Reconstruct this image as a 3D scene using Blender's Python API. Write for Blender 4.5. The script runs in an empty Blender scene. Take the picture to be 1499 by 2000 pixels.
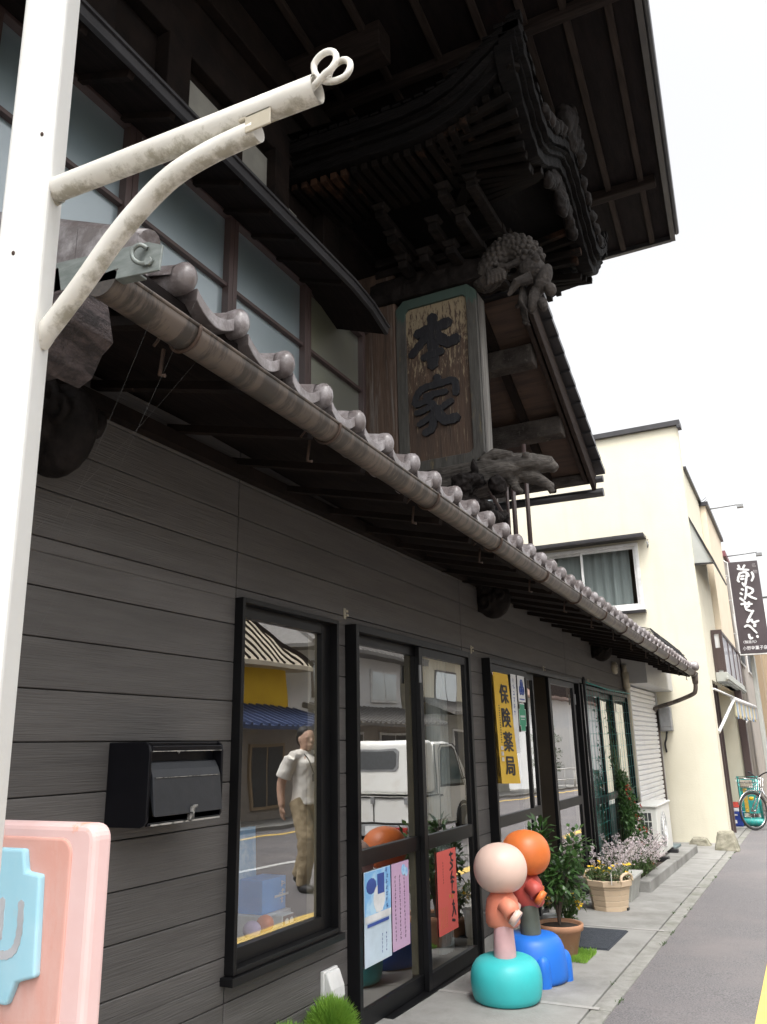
import bpy, math, random
from mathutils import Vector, Matrix, noise as mnoise
R = math.radians
scene = bpy.context.scene
C = scene.collection
rng = random.Random(7)

# ------------------------------------------------------------------ camera
cam_d = bpy.data.cameras.new('camera'); cam = bpy.data.objects.new('camera', cam_d); C.objects.link(cam)
cam_d.sensor_fit = 'VERTICAL'; cam_d.sensor_height = 36.0; cam_d.lens = 28.509
cam_d.clip_start = 0.05; cam_d.clip_end = 2000
EYE = Vector((0.0, -2.2, 1.385))
def look(yaw, pitch, roll):
    F = Vector((math.cos(pitch)*math.cos(yaw), math.cos(pitch)*math.sin(yaw), math.sin(pitch)))
    r = F.cross(Vector((0, 0, 1))).normalized(); u = r.cross(F)
    r2 = math.cos(roll)*r + math.sin(roll)*u; u2 = -math.sin(roll)*r + math.cos(roll)*u
    return Matrix(((r2.x, u2.x, -F.x), (r2.y, u2.y, -F.y), (r2.z, u2.z, -F.z)))
m4 = look(0.46005, 0.28159, -0.021249).to_4x4(); m4.translation = EYE
cam.matrix_world = m4
scene.camera = cam
scene.render.resolution_x, scene.render.resolution_y = 767, 1024

# ------------------------------------------------------------------ sky, sun, exposure
SUN_EL, SUN_AZ = R(66), R(-150)          # direction towards the sun: azimuth measured from +X
w = bpy.data.worlds.new('World'); scene.world = w; w.use_nodes = True
nt = w.node_tree; bg = nt.nodes['Background']
sky = nt.nodes.new('ShaderNodeTexSky'); sky.sky_type = 'NISHITA'; sky.sun_disc = False
sky.sun_elevation = SUN_EL; sky.sun_rotation = R(90) - SUN_AZ
sky.air_density = 1.0; sky.dust_density = 6.0; sky.ozone_density = 1.0
hs = nt.nodes.new('ShaderNodeHueSaturation'); hs.inputs['Saturation'].default_value = 0.06
nt.links.new(sky.outputs[0], hs.inputs['Color']); nt.links.new(hs.outputs[0], bg.inputs['Color'])
bg.inputs['Strength'].default_value = 0.15
sl = bpy.data.lights.new('sun', 'SUN'); sl.energy = 1.3; sl.angle = R(25); sl.color = (1.0, 0.96, 0.9)
so = bpy.data.objects.new('sun', sl); C.objects.link(so)
sd = Vector((math.cos(SUN_EL)*math.cos(SUN_AZ), math.cos(SUN_EL)*math.sin(SUN_AZ), math.sin(SUN_EL)))
so.rotation_euler = sd.to_track_quat('Z', 'Y').to_euler(); so.location = (0, -10, 30)
scene.view_settings.view_transform = 'Standard'; scene.view_settings.look = 'None'
scene.view_settings.exposure = 1.35; scene.view_settings.gamma = 1.0
scene.view_settings.use_curve_mapping = False
scene.render.engine = 'CYCLES'
scene.cycles.max_bounces = 8; scene.cycles.transparent_max_bounces = 16
scene.cycles.use_denoising = True
scene.cycles.caustics_reflective = False; scene.cycles.caustics_refractive = False

# ------------------------------------------------------------------ materials
def nd(t, kind, **kw):
    n = t.nodes.new(kind)
    for k, v in kw.items():
        if k.startswith('i_'): n.inputs[int(k[2:]) if k[2:].isdigit() else k[2:]].default_value = v
        else: setattr(n, k, v)
    return n
def rgb(c): return (c[0], c[1], c[2], 1)
def mk(name, col, col2=None, rough=.6, metal=0., nscale=6., lo=.35, hi=.65, stretch=(1, 1, 1), bump=0., bscale=40., bstretch=None, spec=.5,
       dirt=None, dscale=2., dlo=.5, dhi=.7, dstretch=(1, 1, 1), rvar=.0, coat=0., trans=0., bdist=.01, rand=0.):
    m = bpy.data.materials.new(name); m.use_nodes = True
    t = m.node_tree; b = t.nodes['Principled BSDF']; L = t.links.new
    tc = nd(t, 'ShaderNodeTexCoord'); mp = nd(t, 'ShaderNodeMapping'); mp.inputs['Scale'].default_value = stretch
    L(tc.outputs['Object'], mp.inputs[0])
    if col2 is None: col2 = tuple(c*.72 for c in col)
    nz = nd(t, 'ShaderNodeTexNoise'); nz.inputs['Scale'].default_value = nscale; nz.inputs['Detail'].default_value = 6; nz.inputs['Roughness'].default_value = .62
    L(mp.outputs[0], nz.inputs['Vector'])
    mr = nd(t, 'ShaderNodeMapRange'); mr.inputs[1].default_value = lo; mr.inputs[2].default_value = hi
    L(nz.outputs[0], mr.inputs[0])
    mx = nd(t, 'ShaderNodeMix', data_type='RGBA'); mx.inputs[6].default_value = rgb(col); mx.inputs[7].default_value = rgb(col2)
    L(mr.outputs[0], mx.inputs[0]); out = mx.outputs[2]
    if dirt is not None:
        mp2 = nd(t, 'ShaderNodeMapping'); mp2.inputs['Scale'].default_value = dstretch; L(tc.outputs['Object'], mp2.inputs[0])
        n2 = nd(t, 'ShaderNodeTexNoise'); n2.inputs['Scale'].default_value = dscale; n2.inputs['Detail'].default_value = 8; n2.inputs['Roughness'].default_value = .7
        L(mp2.outputs[0], n2.inputs['Vector'])
        m2 = nd(t, 'ShaderNodeMapRange'); m2.inputs[1].default_value = dlo; m2.inputs[2].default_value = dhi; L(n2.outputs[0], m2.inputs[0])
        x2 = nd(t, 'ShaderNodeMix', data_type='RGBA'); x2.inputs[7].default_value = rgb(dirt)
        L(m2.outputs[0], x2.inputs[0]); L(out, x2.inputs[6]); out = x2.outputs[2]
    if rand:
        oi = nd(t, 'ShaderNodeObjectInfo'); hv = nd(t, 'ShaderNodeHueSaturation')
        mv = nd(t, 'ShaderNodeMapRange'); mv.inputs[3].default_value = 1-rand; mv.inputs[4].default_value = 1+rand
        L(oi.outputs['Random'], mv.inputs[0]); L(mv.outputs[0], hv.inputs['Value']); L(out, hv.inputs['Color']); out = hv.outputs[0]
    L(out, b.inputs['Base Color'])
    b.inputs['Roughness'].default_value = rough; b.inputs['Metallic'].default_value = metal
    b.inputs['Specular IOR Level'].default_value = spec
    if coat: b.inputs['Coat Weight'].default_value = coat; b.inputs['Coat Roughness'].default_value = .15
    if rvar:
        rr = nd(t, 'ShaderNodeMapRange'); rr.inputs[3].default_value = rough-rvar; rr.inputs[4].default_value = rough+rvar
        L(mr.outputs[0], rr.inputs[0]); L(rr.outputs[0], b.inputs['Roughness'])
    if bump:
        mp3 = nd(t, 'ShaderNodeMapping'); mp3.inputs['Scale'].default_value = bstretch or stretch; L(tc.outputs['Object'], mp3.inputs[0])
        n3 = nd(t, 'ShaderNodeTexNoise'); n3.inputs['Scale'].default_value = bscale; n3.inputs['Detail'].default_value = 5; L(mp3.outputs[0], n3.inputs['Vector'])
        bp = nd(t, 'ShaderNodeBump'); bp.inputs['Strength'].default_value = bump; bp.inputs['Distance'].default_value = bdist
        L(n3.outputs[0], bp.inputs['Height']); L(bp.outputs[0], b.inputs['Normal'])
    if trans:
        tr = nd(t, 'ShaderNodeBsdfTranslucent'); L(out, tr.inputs['Color']); ms = nd(t, 'ShaderNodeMixShader'); ms.inputs[0].default_value = trans
        L(b.outputs[0], ms.inputs[1]); L(tr.outputs[0], ms.inputs[2]); L(ms.outputs[0], t.nodes['Material Output'].inputs[0])
    return m
def glass_mat(name, tint=(1, 1, 1), base=.22, wav=.02, k=.95, p=2.6):
    m = bpy.data.materials.new(name); m.use_nodes = True; t = m.node_tree; L = t.links.new
    for n in list(t.nodes):
        if n.type == 'BSDF_PRINCIPLED': t.nodes.remove(n)
    lw = nd(t, 'ShaderNodeLayerWeight'); pw = nd(t, 'ShaderNodeMath', operation='POWER'); pw.inputs[1].default_value = p
    L(lw.outputs['Facing'], pw.inputs[0])
    ma = nd(t, 'ShaderNodeMath', operation='MULTIPLY_ADD'); ma.inputs[1].default_value = k; ma.inputs[2].default_value = base
    L(pw.outputs[0], ma.inputs[0])
    tr = nd(t, 'ShaderNodeBsdfTransparent'); tr.inputs[0].default_value = rgb(tint)
    gl = nd(t, 'ShaderNodeBsdfGlossy'); gl.inputs['Roughness'].default_value = .0; gl.inputs[0].default_value = (1, 1, 1, 1)
    lw.inputs['Blend'].default_value = .5
    if wav:
        tc = nd(t, 'ShaderNodeTexCoord'); n3 = nd(t, 'ShaderNodeTexNoise'); n3.inputs['Scale'].default_value = 2.2; n3.inputs['Detail'].default_value = 1
        L(tc.outputs['Object'], n3.inputs['Vector']); bp = nd(t, 'ShaderNodeBump'); bp.inputs['Strength'].default_value = wav; bp.inputs['Distance'].default_value = .05
        L(n3.outputs[0], bp.inputs['Height']); L(bp.outputs[0], gl.inputs['Normal'])
    ms = nd(t, 'ShaderNodeMixShader'); L(ma.outputs[0], ms.inputs[0]); L(tr.outputs[0], ms.inputs[1]); L(gl.outputs[0], ms.inputs[2])
    L(ms.outputs[0], t.nodes['Material Output'].inputs[0])
    return m
def frost_mat(name, col, col2, nscale=2.5, rough=.28):
    m = mk(name, col, col2, rough=.7, nscale=nscale); t = m.node_tree; L = t.links.new; b = t.nodes['Principled BSDF']
    lw = nd(t, 'ShaderNodeLayerWeight'); pw = nd(t, 'ShaderNodeMath', operation='POWER'); pw.inputs[1].default_value = 2.2; L(lw.outputs['Facing'], pw.inputs[0])
    ma = nd(t, 'ShaderNodeMath', operation='MULTIPLY_ADD'); ma.inputs[1].default_value = .9; ma.inputs[2].default_value = .26; L(pw.outputs[0], ma.inputs[0])
    gl = nd(t, 'ShaderNodeBsdfGlossy'); gl.inputs['Roughness'].default_value = rough; gl.inputs[0].default_value = (.92, .97, 1, 1)
    tc = nd(t, 'ShaderNodeTexCoord'); n3 = nd(t, 'ShaderNodeTexNoise'); n3.inputs['Scale'].default_value = 150; L(tc.outputs['Object'], n3.inputs['Vector'])
    bp = nd(t, 'ShaderNodeBump'); bp.inputs['Strength'].default_value = .45; bp.inputs['Distance'].default_value = .003; L(n3.outputs[0], bp.inputs['Height']); L(bp.outputs[0], gl.inputs['Normal'])
    ms = nd(t, 'ShaderNodeMixShader'); L(ma.outputs[0], ms.inputs[0]); L(b.outputs[0], ms.inputs[1]); L(gl.outputs[0], ms.inputs[2]); L(ms.outputs[0], t.nodes['Material Output'].inputs[0])
    return m
def zmix(m, col, z0, z1, amt=.35, nscale=9., stretch=(3, 3, .6)):
    """old paint that survives between the heights z0 (none) and z1 (whole), with a ragged edge"""
    t = m.node_tree; L = t.links.new; b = t.nodes['Principled BSDF']; old = b.inputs['Base Color'].links[0].from_socket
    tc = nd(t, 'ShaderNodeTexCoord'); sx = nd(t, 'ShaderNodeSeparateXYZ'); L(tc.outputs['Object'], sx.inputs[0])
    mp = nd(t, 'ShaderNodeMapping'); mp.inputs['Scale'].default_value = stretch; L(tc.outputs['Object'], mp.inputs[0])
    nz = nd(t, 'ShaderNodeTexNoise'); nz.inputs['Scale'].default_value = nscale; nz.inputs['Detail'].default_value = 8; nz.inputs['Roughness'].default_value = .75; L(mp.outputs[0], nz.inputs['Vector'])
    mr = nd(t, 'ShaderNodeMapRange', clamp=False); mr.inputs[1].default_value = z0; mr.inputs[2].default_value = z1; L(sx.outputs[2], mr.inputs[0])
    s1 = nd(t, 'ShaderNodeMath', operation='SUBTRACT'); s1.inputs[1].default_value = .5; L(nz.outputs[0], s1.inputs[0])
    s2 = nd(t, 'ShaderNodeMath', operation='MULTIPLY_ADD'); s2.inputs[1].default_value = amt*10; L(s1.outputs[0], s2.inputs[0]); L(mr.outputs[0], s2.inputs[2])
    s3 = nd(t, 'ShaderNodeMapRange'); s3.inputs[1].default_value = .45; s3.inputs[2].default_value = .6; L(s2.outputs[0], s3.inputs[0])
    mx = nd(t, 'ShaderNodeMix', data_type='RGBA'); mx.inputs[7].default_value = rgb(col); L(s3.outputs[0], mx.inputs[0]); L(old, mx.inputs[6]); L(mx.outputs[2], b.inputs['Base Color'])
    return m
def emit_mat(name, col, s):
    m = bpy.data.materials.new(name); m.use_nodes = True; b = m.node_tree.nodes['Principled BSDF']
    b.inputs['Base Color'].default_value = rgb(col); b.inputs['Emission Color'].default_value = rgb(col); b.inputs['Emission Strength'].default_value = s
    return m
def siding_mat():
    m = mk('wood_grain_siding', (.118, .111, .107), (.088, .082, .079), rough=.55, nscale=2.2, stretch=(.8, 9, 9), bump=.55, bscale=6.0, bstretch=(.9, 30, 30), bdist=.007,
           dirt=(.135, .126, .121), dscale=1.1, dlo=.5, dhi=.8, dstretch=(.5, 4, 4), spec=.35)
    t = m.node_tree; L = t.links.new; b = t.nodes['Principled BSDF']
    tc = nd(t, 'ShaderNodeTexCoord'); sx = nd(t, 'ShaderNodeSeparateXYZ'); L(tc.outputs['Object'], sx.inputs[0])
    a1 = nd(t, 'ShaderNodeMath', operation='SUBTRACT'); a1.inputs[1].default_value = .0894; L(sx.outputs[2], a1.inputs[0])
    a2 = nd(t, 'ShaderNodeMath', operation='DIVIDE'); a2.inputs[1].default_value = .1663; L(a1.outputs[0], a2.inputs[0])
    a3 = nd(t, 'ShaderNodeMath', operation='FLOOR'); L(a2.outputs[0], a3.inputs[0])
    x1 = nd(t, 'ShaderNodeMath', operation='SUBTRACT'); x1.inputs[1].default_value = 2.93; L(sx.outputs[0], x1.inputs[0])
    x2 = nd(t, 'ShaderNodeMath', operation='DIVIDE'); x2.inputs[1].default_value = 2.9; L(x1.outputs[0], x2.inputs[0])
    x3 = nd(t, 'ShaderNodeMath', operation='FLOOR'); L(x2.outputs[0], x3.inputs[0])
    cb = nd(t, 'ShaderNodeCombineXYZ'); L(a3.outputs[0], cb.inputs[0]); L(x3.outputs[0], cb.inputs[1])
    wn = nd(t, 'ShaderNodeTexWhiteNoise', noise_dimensions='3D'); L(cb.outputs[0], wn.inputs['Vector'])
    mr = nd(t, 'ShaderNodeMapRange'); mr.inputs[3].default_value = .82; mr.inputs[4].default_value = 1.14; L(wn.outputs[0], mr.inputs[0])
    hv = nd(t, 'ShaderNodeHueSaturation'); old = b.inputs['Base Color'].links[0].from_socket
    L(old, hv.inputs['Color']); L(mr.outputs[0], hv.inputs['Value']); L(hv.outputs[0], b.inputs['Base Color'])
    return m
M = {}
M['siding'] = siding_mat()
M['groove'] = mk('dark_joint', (.012, .011, .011), rough=.8)
M['concrete'] = mk('worn_concrete', (.285, .28, .265), (.215, .21, .198), rough=.85, nscale=3, bump=.25, bscale=60, dirt=(.135, .132, .118), dscale=1.6, dlo=.5, dhi=.75)
M['kerb'] = mk('kerb_concrete', (.27, .265, .245), (.19, .186, .17), rough=.9, nscale=14, bump=.35, bscale=90, dirt=(.15, .155, .12), dscale=3, dlo=.52, dhi=.7)
M['plinth'] = mk('plinth_mortar', (.34, .33, .31), (.26, .25, .24), rough=.9, nscale=5, bump=.2, bscale=80)
M['asphalt'] = mk('asphalt', (.20, .19, .193), (.095, .089, .092), rough=.9, nscale=110, lo=.36, hi=.64, bump=.8, bscale=150, dirt=(.185, .168, .166), dscale=.8, dlo=.48, dhi=.7)
M['yellow_line'] = mk('yellow_road_paint', (.72, .5, .12), (.6, .42, .14), rough=.8, nscale=30, bump=.3, bscale=120, dirt=(.3, .27, .2), dscale=9, dlo=.6, dhi=.75)
M['white_line'] = mk('white_road_paint', (.6, .6, .58), rough=.8, nscale=20)
M['frame'] = mk('black_aluminium', (.006, .006, .007), (.009, .009, .0095), rough=.38, metal=0., nscale=4, spec=.22)
M['frame_in'] = mk('inner_resin_frame', (.33, .28, .2), rough=.45)
M['glass'] = glass_mat('window_glass', (.93, .96, .95))
M['glass_wavy'] = glass_mat('thin_glass', (.9, .95, .94), base=.15)
M['frost'] = frost_mat('frosted_glass', (.215, .285, .31), (.17, .235, .26))
M['frost_yel'] = frost_mat('frosted_glass_yellowed', (.23, .235, .15), (.11, .125, .11), 1.1)
M['brown_frame'] = mk('bronze_window_frame', (.085, .058, .055), (.07, .048, .046), rough=.4, nscale=3, stretch=(1, 1, .3))
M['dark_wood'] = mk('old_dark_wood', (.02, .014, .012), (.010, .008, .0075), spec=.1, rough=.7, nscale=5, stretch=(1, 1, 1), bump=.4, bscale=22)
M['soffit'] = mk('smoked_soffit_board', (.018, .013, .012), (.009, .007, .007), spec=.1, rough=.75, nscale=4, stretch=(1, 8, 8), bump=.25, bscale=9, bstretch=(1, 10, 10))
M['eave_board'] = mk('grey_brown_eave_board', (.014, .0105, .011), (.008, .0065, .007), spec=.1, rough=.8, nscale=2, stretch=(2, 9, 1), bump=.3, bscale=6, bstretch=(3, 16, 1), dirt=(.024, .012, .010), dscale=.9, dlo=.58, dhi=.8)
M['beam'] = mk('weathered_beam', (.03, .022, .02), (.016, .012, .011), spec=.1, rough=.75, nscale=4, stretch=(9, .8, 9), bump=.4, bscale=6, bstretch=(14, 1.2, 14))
M['batten'] = mk('weathered_batten', (.045, .034, .03), (.025, .019, .017), spec=.1, rough=.75, nscale=4, stretch=(.8, 9, 9), bump=.3, bscale=6, bstretch=(1.2, 14, 14))
M['carve'] = mk('carved_grey_wood', (.085, .074, .067), (.028, .024, .022), spec=.1, rough=.75, nscale=7, bump=.8, bscale=24, bstretch=(4, .8, 4), bdist=.015, dirt=(.13, .118, .106), dscale=14, dlo=.56, dhi=.75)
M['carve_dark'] = mk('carved_dark_wood', (.021, .017, .016), (.008, .0068, .0065), spec=.1, rough=.65, nscale=9, bump=.5, bscale=22, bdist=.02)
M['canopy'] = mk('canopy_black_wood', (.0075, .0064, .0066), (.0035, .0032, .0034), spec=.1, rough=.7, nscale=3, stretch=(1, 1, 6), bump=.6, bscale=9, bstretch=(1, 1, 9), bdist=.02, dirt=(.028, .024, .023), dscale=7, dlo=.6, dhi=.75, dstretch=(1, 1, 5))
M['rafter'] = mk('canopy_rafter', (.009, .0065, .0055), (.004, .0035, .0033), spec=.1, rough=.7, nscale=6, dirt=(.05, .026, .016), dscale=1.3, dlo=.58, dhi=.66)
M['post'] = mk('grained_post', (.115, .072, .05), (.05, .031, .023), rough=.6, nscale=3.2, stretch=(5, 5, .55), bump=.5, bscale=7, bstretch=(9, 9, .5), dirt=(.19, .17, .155), dscale=3.5, dlo=.52, dhi=.66, dstretch=(6, 6, .3))
M['tile'] = mk('glazed_roof_tile', (.20, .172, .168), (.10, .08, .079), rough=.36, nscale=9, bump=.2, bscale=50, dirt=(.44, .41, .415), dscale=9, dlo=.46, dhi=.7, coat=.25)
M['gutter'] = mk('brown_gutter', (.135, .106, .088), (.10, .08, .067), rough=.42, nscale=3, dirt=(.052, .043, .037), dscale=2.1, dlo=.46, dhi=.54, dstretch=(7, 1.2, 1.4), spec=.4)
M['rust'] = mk('rusty_hanger', (.07, .038, .024), (.04, .026, .02), rough=.7, nscale=20)
M['flash'] = mk('dark_metal_flashing', (.06, .058, .062), rough=.35, metal=.4, nscale=4)
M['plaster'] = mk('old_plaster', (.36, .355, .32), (.28, .275, .25), rough=.9, nscale=4)
M['white_paint'] = mk('white_pole_paint', (.80, .80, .775), (.76, .755, .73), rough=.5, nscale=5, bump=.06, bscale=90)
M['white_worn'] = mk('white_paint_grimy', (.76, .74, .69), (.68, .655, .6), rough=.55, nscale=7, bump=.1, bscale=60)
def grime_under(m, col):
    """algae that has grown on the damp undersides, in ragged patches"""
    t = m.node_tree; L = t.links.new; b = t.nodes['Principled BSDF']; old = b.inputs['Base Color'].links[0].from_socket
    ge = nd(t, 'ShaderNodeNewGeometry'); sx = nd(t, 'ShaderNodeSeparateXYZ'); L(ge.outputs['Normal'], sx.inputs[0])
    tc = nd(t, 'ShaderNodeTexCoord'); nz = nd(t, 'ShaderNodeTexNoise'); nz.inputs['Scale'].default_value = 16; nz.inputs['Detail'].default_value = 9; nz.inputs['Roughness'].default_value = .72; L(tc.outputs['Object'], nz.inputs['Vector'])
    s1 = nd(t, 'ShaderNodeMath', operation='MULTIPLY_ADD'); s1.inputs[1].default_value = -.26; L(sx.outputs[2], s1.inputs[0]); L(nz.outputs[0], s1.inputs[2])
    mr = nd(t, 'ShaderNodeMapRange'); mr.inputs[1].default_value = .66; mr.inputs[2].default_value = .80; mr.inputs[4].default_value = .75; L(s1.outputs[0], mr.inputs[0])
    mx = nd(t, 'ShaderNodeMix', data_type='RGBA'); mx.inputs[7].default_value = rgb(col); L(mr.outputs[0], mx.inputs[0]); L(old, mx.inputs[6]); L(mx.outputs[2], b.inputs['Base Color'])
    return m
grime_under(M['white_worn'], (.26, .235, .17))
M['steel'] = mk('greenish_steel', (.30, .325, .31), (.2, .225, .21), rough=.5, metal=.55, nscale=5, stretch=(1, 3, 9))
M['black_paint'] = mk('black_paint', (.004, .004, .006), (.006, .006, .008), spec=.25, rough=.3, nscale=12)
M['door_paint'] = mk('charcoal_flap_paint', (.024, .026, .031), (.018, .02, .024), rough=.45, nscale=25, bump=.04, bscale=120)
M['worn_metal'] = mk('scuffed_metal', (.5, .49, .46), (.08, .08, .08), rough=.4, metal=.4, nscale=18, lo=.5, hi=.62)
M['pink'] = mk('faded_pink_resin', (.70, .40, .35), (.68, .35, .29), rough=.65, nscale=3, dirt=(.70, .48, .44), dscale=6, dlo=.5, dhi=.75, dstretch=(1, 1.5, .4), bump=.05, bscale=60, spec=.25)
M['pink_rim'] = mk('faded_pink_rim', (.78, .57, .56), (.74, .50, .48), rough=.65, spec=.25, nscale=4, dirt=(.80, .36, .24), dscale=8, dlo=.64, dhi=.7)
M['blue_resin'] = mk('pale_blue_resin', (.34, .66, .80), (.44, .71, .83), rough=.6, nscale=5, spec=.25, dirt=(.50, .66, .74), dscale=9, dlo=.55, dhi=.75)
M['grey_letter'] = mk('pale_grey_letter', (.60, .62, .66), rough=.5)
M['cream'] = mk('cream_stucco', (.71, .67, .545), (.68, .64, .515), rough=.9, nscale=2, bump=.22, bscale=45, dirt=(.60, .56, .45), dscale=1.3, dlo=.5, dhi=.8, dstretch=(1, 1.6, .16))
M['peach'] = mk('peach_wall', (.74, .64, .5), (.70, .60, .46), rough=.9, nscale=2)
M['tanwall'] = mk('tan_wall', (.40, .30, .2), (.34, .26, .175), rough=.85, nscale=2, stretch=(1, 1, .3))
M['brownwall'] = mk('brown_wall', (.40, .36, .32), (.33, .30, .27), rough=.85, nscale=3)
M['greywall'] = mk('grey_wall', (.45, .46, .43), (.4, .41, .38), rough=.85, nscale=3)
M['white_wall'] = mk('white_wall', (.72, .72, .72), (.66, .67, .68), rough=.85, nscale=2)
M['white_al'] = mk('white_aluminium', (.78, .78, .77), rough=.4, nscale=3)
M['shutter'] = mk('white_shutter', (.84, .84, .845), (.80, .80, .805), rough=.45, nscale=2, dirt=(.55, .54, .52), dscale=2, dlo=.6, dhi=.85)
M['shutter_box'] = mk('grey_shutter_box', (.46, .46, .465), (.42, .42, .425), rough=.45, nscale=2)
M['curtain'] = mk('grey_curtain', (.42, .44, .44), (.34, .36, .36), rough=.9, nscale=3, stretch=(1, 9, .4), trans=.2)
M['sheer'] = mk('white_sheer_curtain', (.62, .66, .66), (.5, .55, .56), rough=.9, nscale=3, stretch=(9, 1, .4), trans=.35)
M['interior'] = mk('shop_interior_wall', (.12, .095, .07), (.08, .062, .046), rough=.8, nscale=1)
M['int_floor'] = mk('shop_floor', (.2, .14, .095), (.15, .11, .075), rough=.4, nscale=2)
M['shelf'] = mk('brown_shelf', (.22, .11, .055), (.15, .075, .04), rough=.45, nscale=4, stretch=(1, 8, 8))
M['teal'] = mk('teal_resin', (.045, .47, .48), (.05, .42, .43), rough=.42, nscale=4, spec=.35, dirt=(.06, .36, .36), dscale=3, dlo=.55, dhi=.8, bump=.05, bscale=30)
M['blue'] = mk('blue_resin', (.02, .16, .62), (.02, .14, .55), rough=.42, nscale=4, spec=.35, dirt=(.05, .14, .42), dscale=4, dlo=.58, dhi=.8)
M['rosy'] = mk('pale_peach_resin', (.72, .52, .44), (.70, .49, .41), rough=.45, nscale=2, dirt=(.60, .42, .36), dscale=5, dlo=.6, dhi=.8)
M['rosy2'] = mk('pale_pink_resin', (.72, .44, .45), rough=.45, nscale=2)
M['coral'] = mk('coral_resin', (.72, .22, .13), (.70, .26, .17), rough=.5, nscale=8)
M['orange'] = mk('orange_resin', (.80, .20, .045), rough=.42, nscale=3)
M['red'] = mk('red_resin', (.55, .09, .07), rough=.5)
M['olive'] = mk('grey_green_resin', (.115, .13, .105), rough=.55)
M['terracotta'] = mk('terracotta', (.45, .235, .135), (.36, .185, .105), rough=.8, nscale=4, dirt=(.52, .42, .3), dscale=4, dlo=.5, dhi=.7)
M['soil'] = mk('soil', (.05, .035, .025), rough=.95, nscale=30, bump=.8, bscale=40)
M['beige'] = mk('beige_planter_plastic', (.60, .46, .32), (.55, .42, .29), rough=.55, nscale=5)
M['greige'] = mk('weathered_trough', (.42, .42, .39), (.33, .33, .31), rough=.8, nscale=6)
M['leaf'] = mk('glossy_leaf', (.035, .085, .022), (.055, .12, .03), rough=.38, nscale=12, trans=.18)
M['leaf2'] = mk('yellow_green_leaf', (.08, .14, .035), (.05, .1, .03), rough=.5, nscale=10, trans=.25)
M['kochia'] = mk('bright_green_foliage', (.26, .44, .06), (.17, .34, .045), rough=.55, nscale=14, trans=.35)
M['pine'] = mk('pine_foliage', (.04, .09, .03), (.06, .115, .035), rough=.6, nscale=6, trans=.1)
M['stem'] = mk('stem_green', (.1, .13, .05), rough=.6)
M['bark'] = mk('bark', (.1, .075, .055), (.06, .045, .035), rough=.9, nscale=10, bump=.5, bscale=20)
M['petal_w'] = mk('pale_pink_petal', (.82, .78, .79), (.80, .68, .71), rough=.6, nscale=30, trans=.3)
M['petal_y'] = mk('yellow_petal', (.80, .56, .03), (.75, .45, .02), rough=.6, nscale=30, trans=.2)
M['petal_r'] = mk('red_petal', (.55, .05, .03), rough=.6, trans=.2)
M['mat'] = mk('blue_grey_mat', (.055, .063, .078), (.036, .042, .052), rough=.95, nscale=40, bump=1., bscale=140)
M['mat2'] = mk('slate_mat', (.16, .20, .205), rough=.9, nscale=20)
M['stone'] = mk('mossy_kerb_stone', (.30, .28, .22), (.2, .19, .14), rough=.95, nscale=9, bump=.7, bscale=22, dirt=(.13, .125, .08), dscale=4)
M['ac'] = mk('offwhite_ac_paint', (.70, .70, .665), (.66, .66, .625), rough=.45, nscale=2)
M['dark'] = mk('black_rubber', (.02, .02, .022), rough=.6)
M['grille'] = mk('grille_void', (.07, .075, .08), rough=.6, nscale=20)
M['grey_pl'] = mk('grey_plastic', (.28, .285, .29), rough=.5)
M['beige_pl'] = mk('beige_plastic', (.50, .45, .35), rough=.5)
M['banner'] = mk('yellow_banner_cloth', (.82, .53, .065), (.78, .48, .05), rough=.75, nscale=3, trans=.2)
M['ink'] = mk('black_ink', (.02, .017, .02), rough=.6)
M['paper'] = mk('white_paper', (.78, .79, .80), rough=.7)
M['bluepaper'] = mk('pale_blue_poster', (.46, .68, .86), (.22, .47, .78), rough=.6, nscale=5, lo=.45, hi=.55)
M['palepaper'] = mk('ice_blue_poster', (.62, .74, .84), rough=.6, nscale=3)
M['mauve'] = mk('mauve_poster', (.62, .44, .60), (.50, .30, .48), rough=.6, nscale=2)
M['redpaper'] = mk('red_poster', (.66, .12, .10), (.6, .1, .08), rough=.6, nscale=2)
M['blueink'] = mk('blue_ink', (.05, .10, .38), rough=.6)
M['greencross'] = mk('green_sticker', (.02, .30, .16), rough=.5)
M['signface'] = zmix(mk('flaking_gold_board', (.092, .055, .037), (.05, .033, .025), rough=.65, nscale=4, stretch=(4, 7, .55), bump=.5, bscale=8, bstretch=(4, 14, .7),
                   dirt=(.22, .172, .115), dscale=5.5, dlo=.57, dhi=.66, dstretch=(4, 9, .8)), (.27, .215, .14), .4, 1.8, .32, 7., (3, 6, 1.2))
M['signgreen'] = zmix(mk('flaking_green_frame', (.085, .082, .074), (.05, .046, .042), rough=.75, nscale=7, stretch=(3, 3, .6), bump=.4, bscale=9, bstretch=(9, 12, .7), dirt=(.13, .105, .06), dscale=6, dlo=.58, dhi=.66, dstretch=(3, 3, .6)), (.045, .075, .063), 1.22, 1.46, .28)
M['signgrey'] = mk('grey_sign_wood', (.215, .205, .19), (.07, .063, .057), rough=.75, nscale=5, lo=.42, hi=.58, stretch=(14, 14, .35), bump=.6, bscale=8, bstretch=(12, 12, .5))
M['signink'] = mk('navy_black_lettering', (.022, .022, .027), (.012, .012, .015), rough=.5, nscale=6, stretch=(1, 9, .6), dirt=(.13, .11, .09), dscale=6, dlo=.6, dhi=.68, dstretch=(2, 22, 1.2))
M['bladebg'] = mk('dark_plum_sign', (.07, .055, .062), rough=.4, nscale=2)
M['white_ink'] = mk('white_lettering', (.8, .8, .82), rough=.5)
M['grey_ink'] = mk('grey_lettering', (.27, .25, .26), rough=.5)
M['tealsign'] = mk('teal_stand', (.02, .30, .27), rough=.45, nscale=3)
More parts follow.
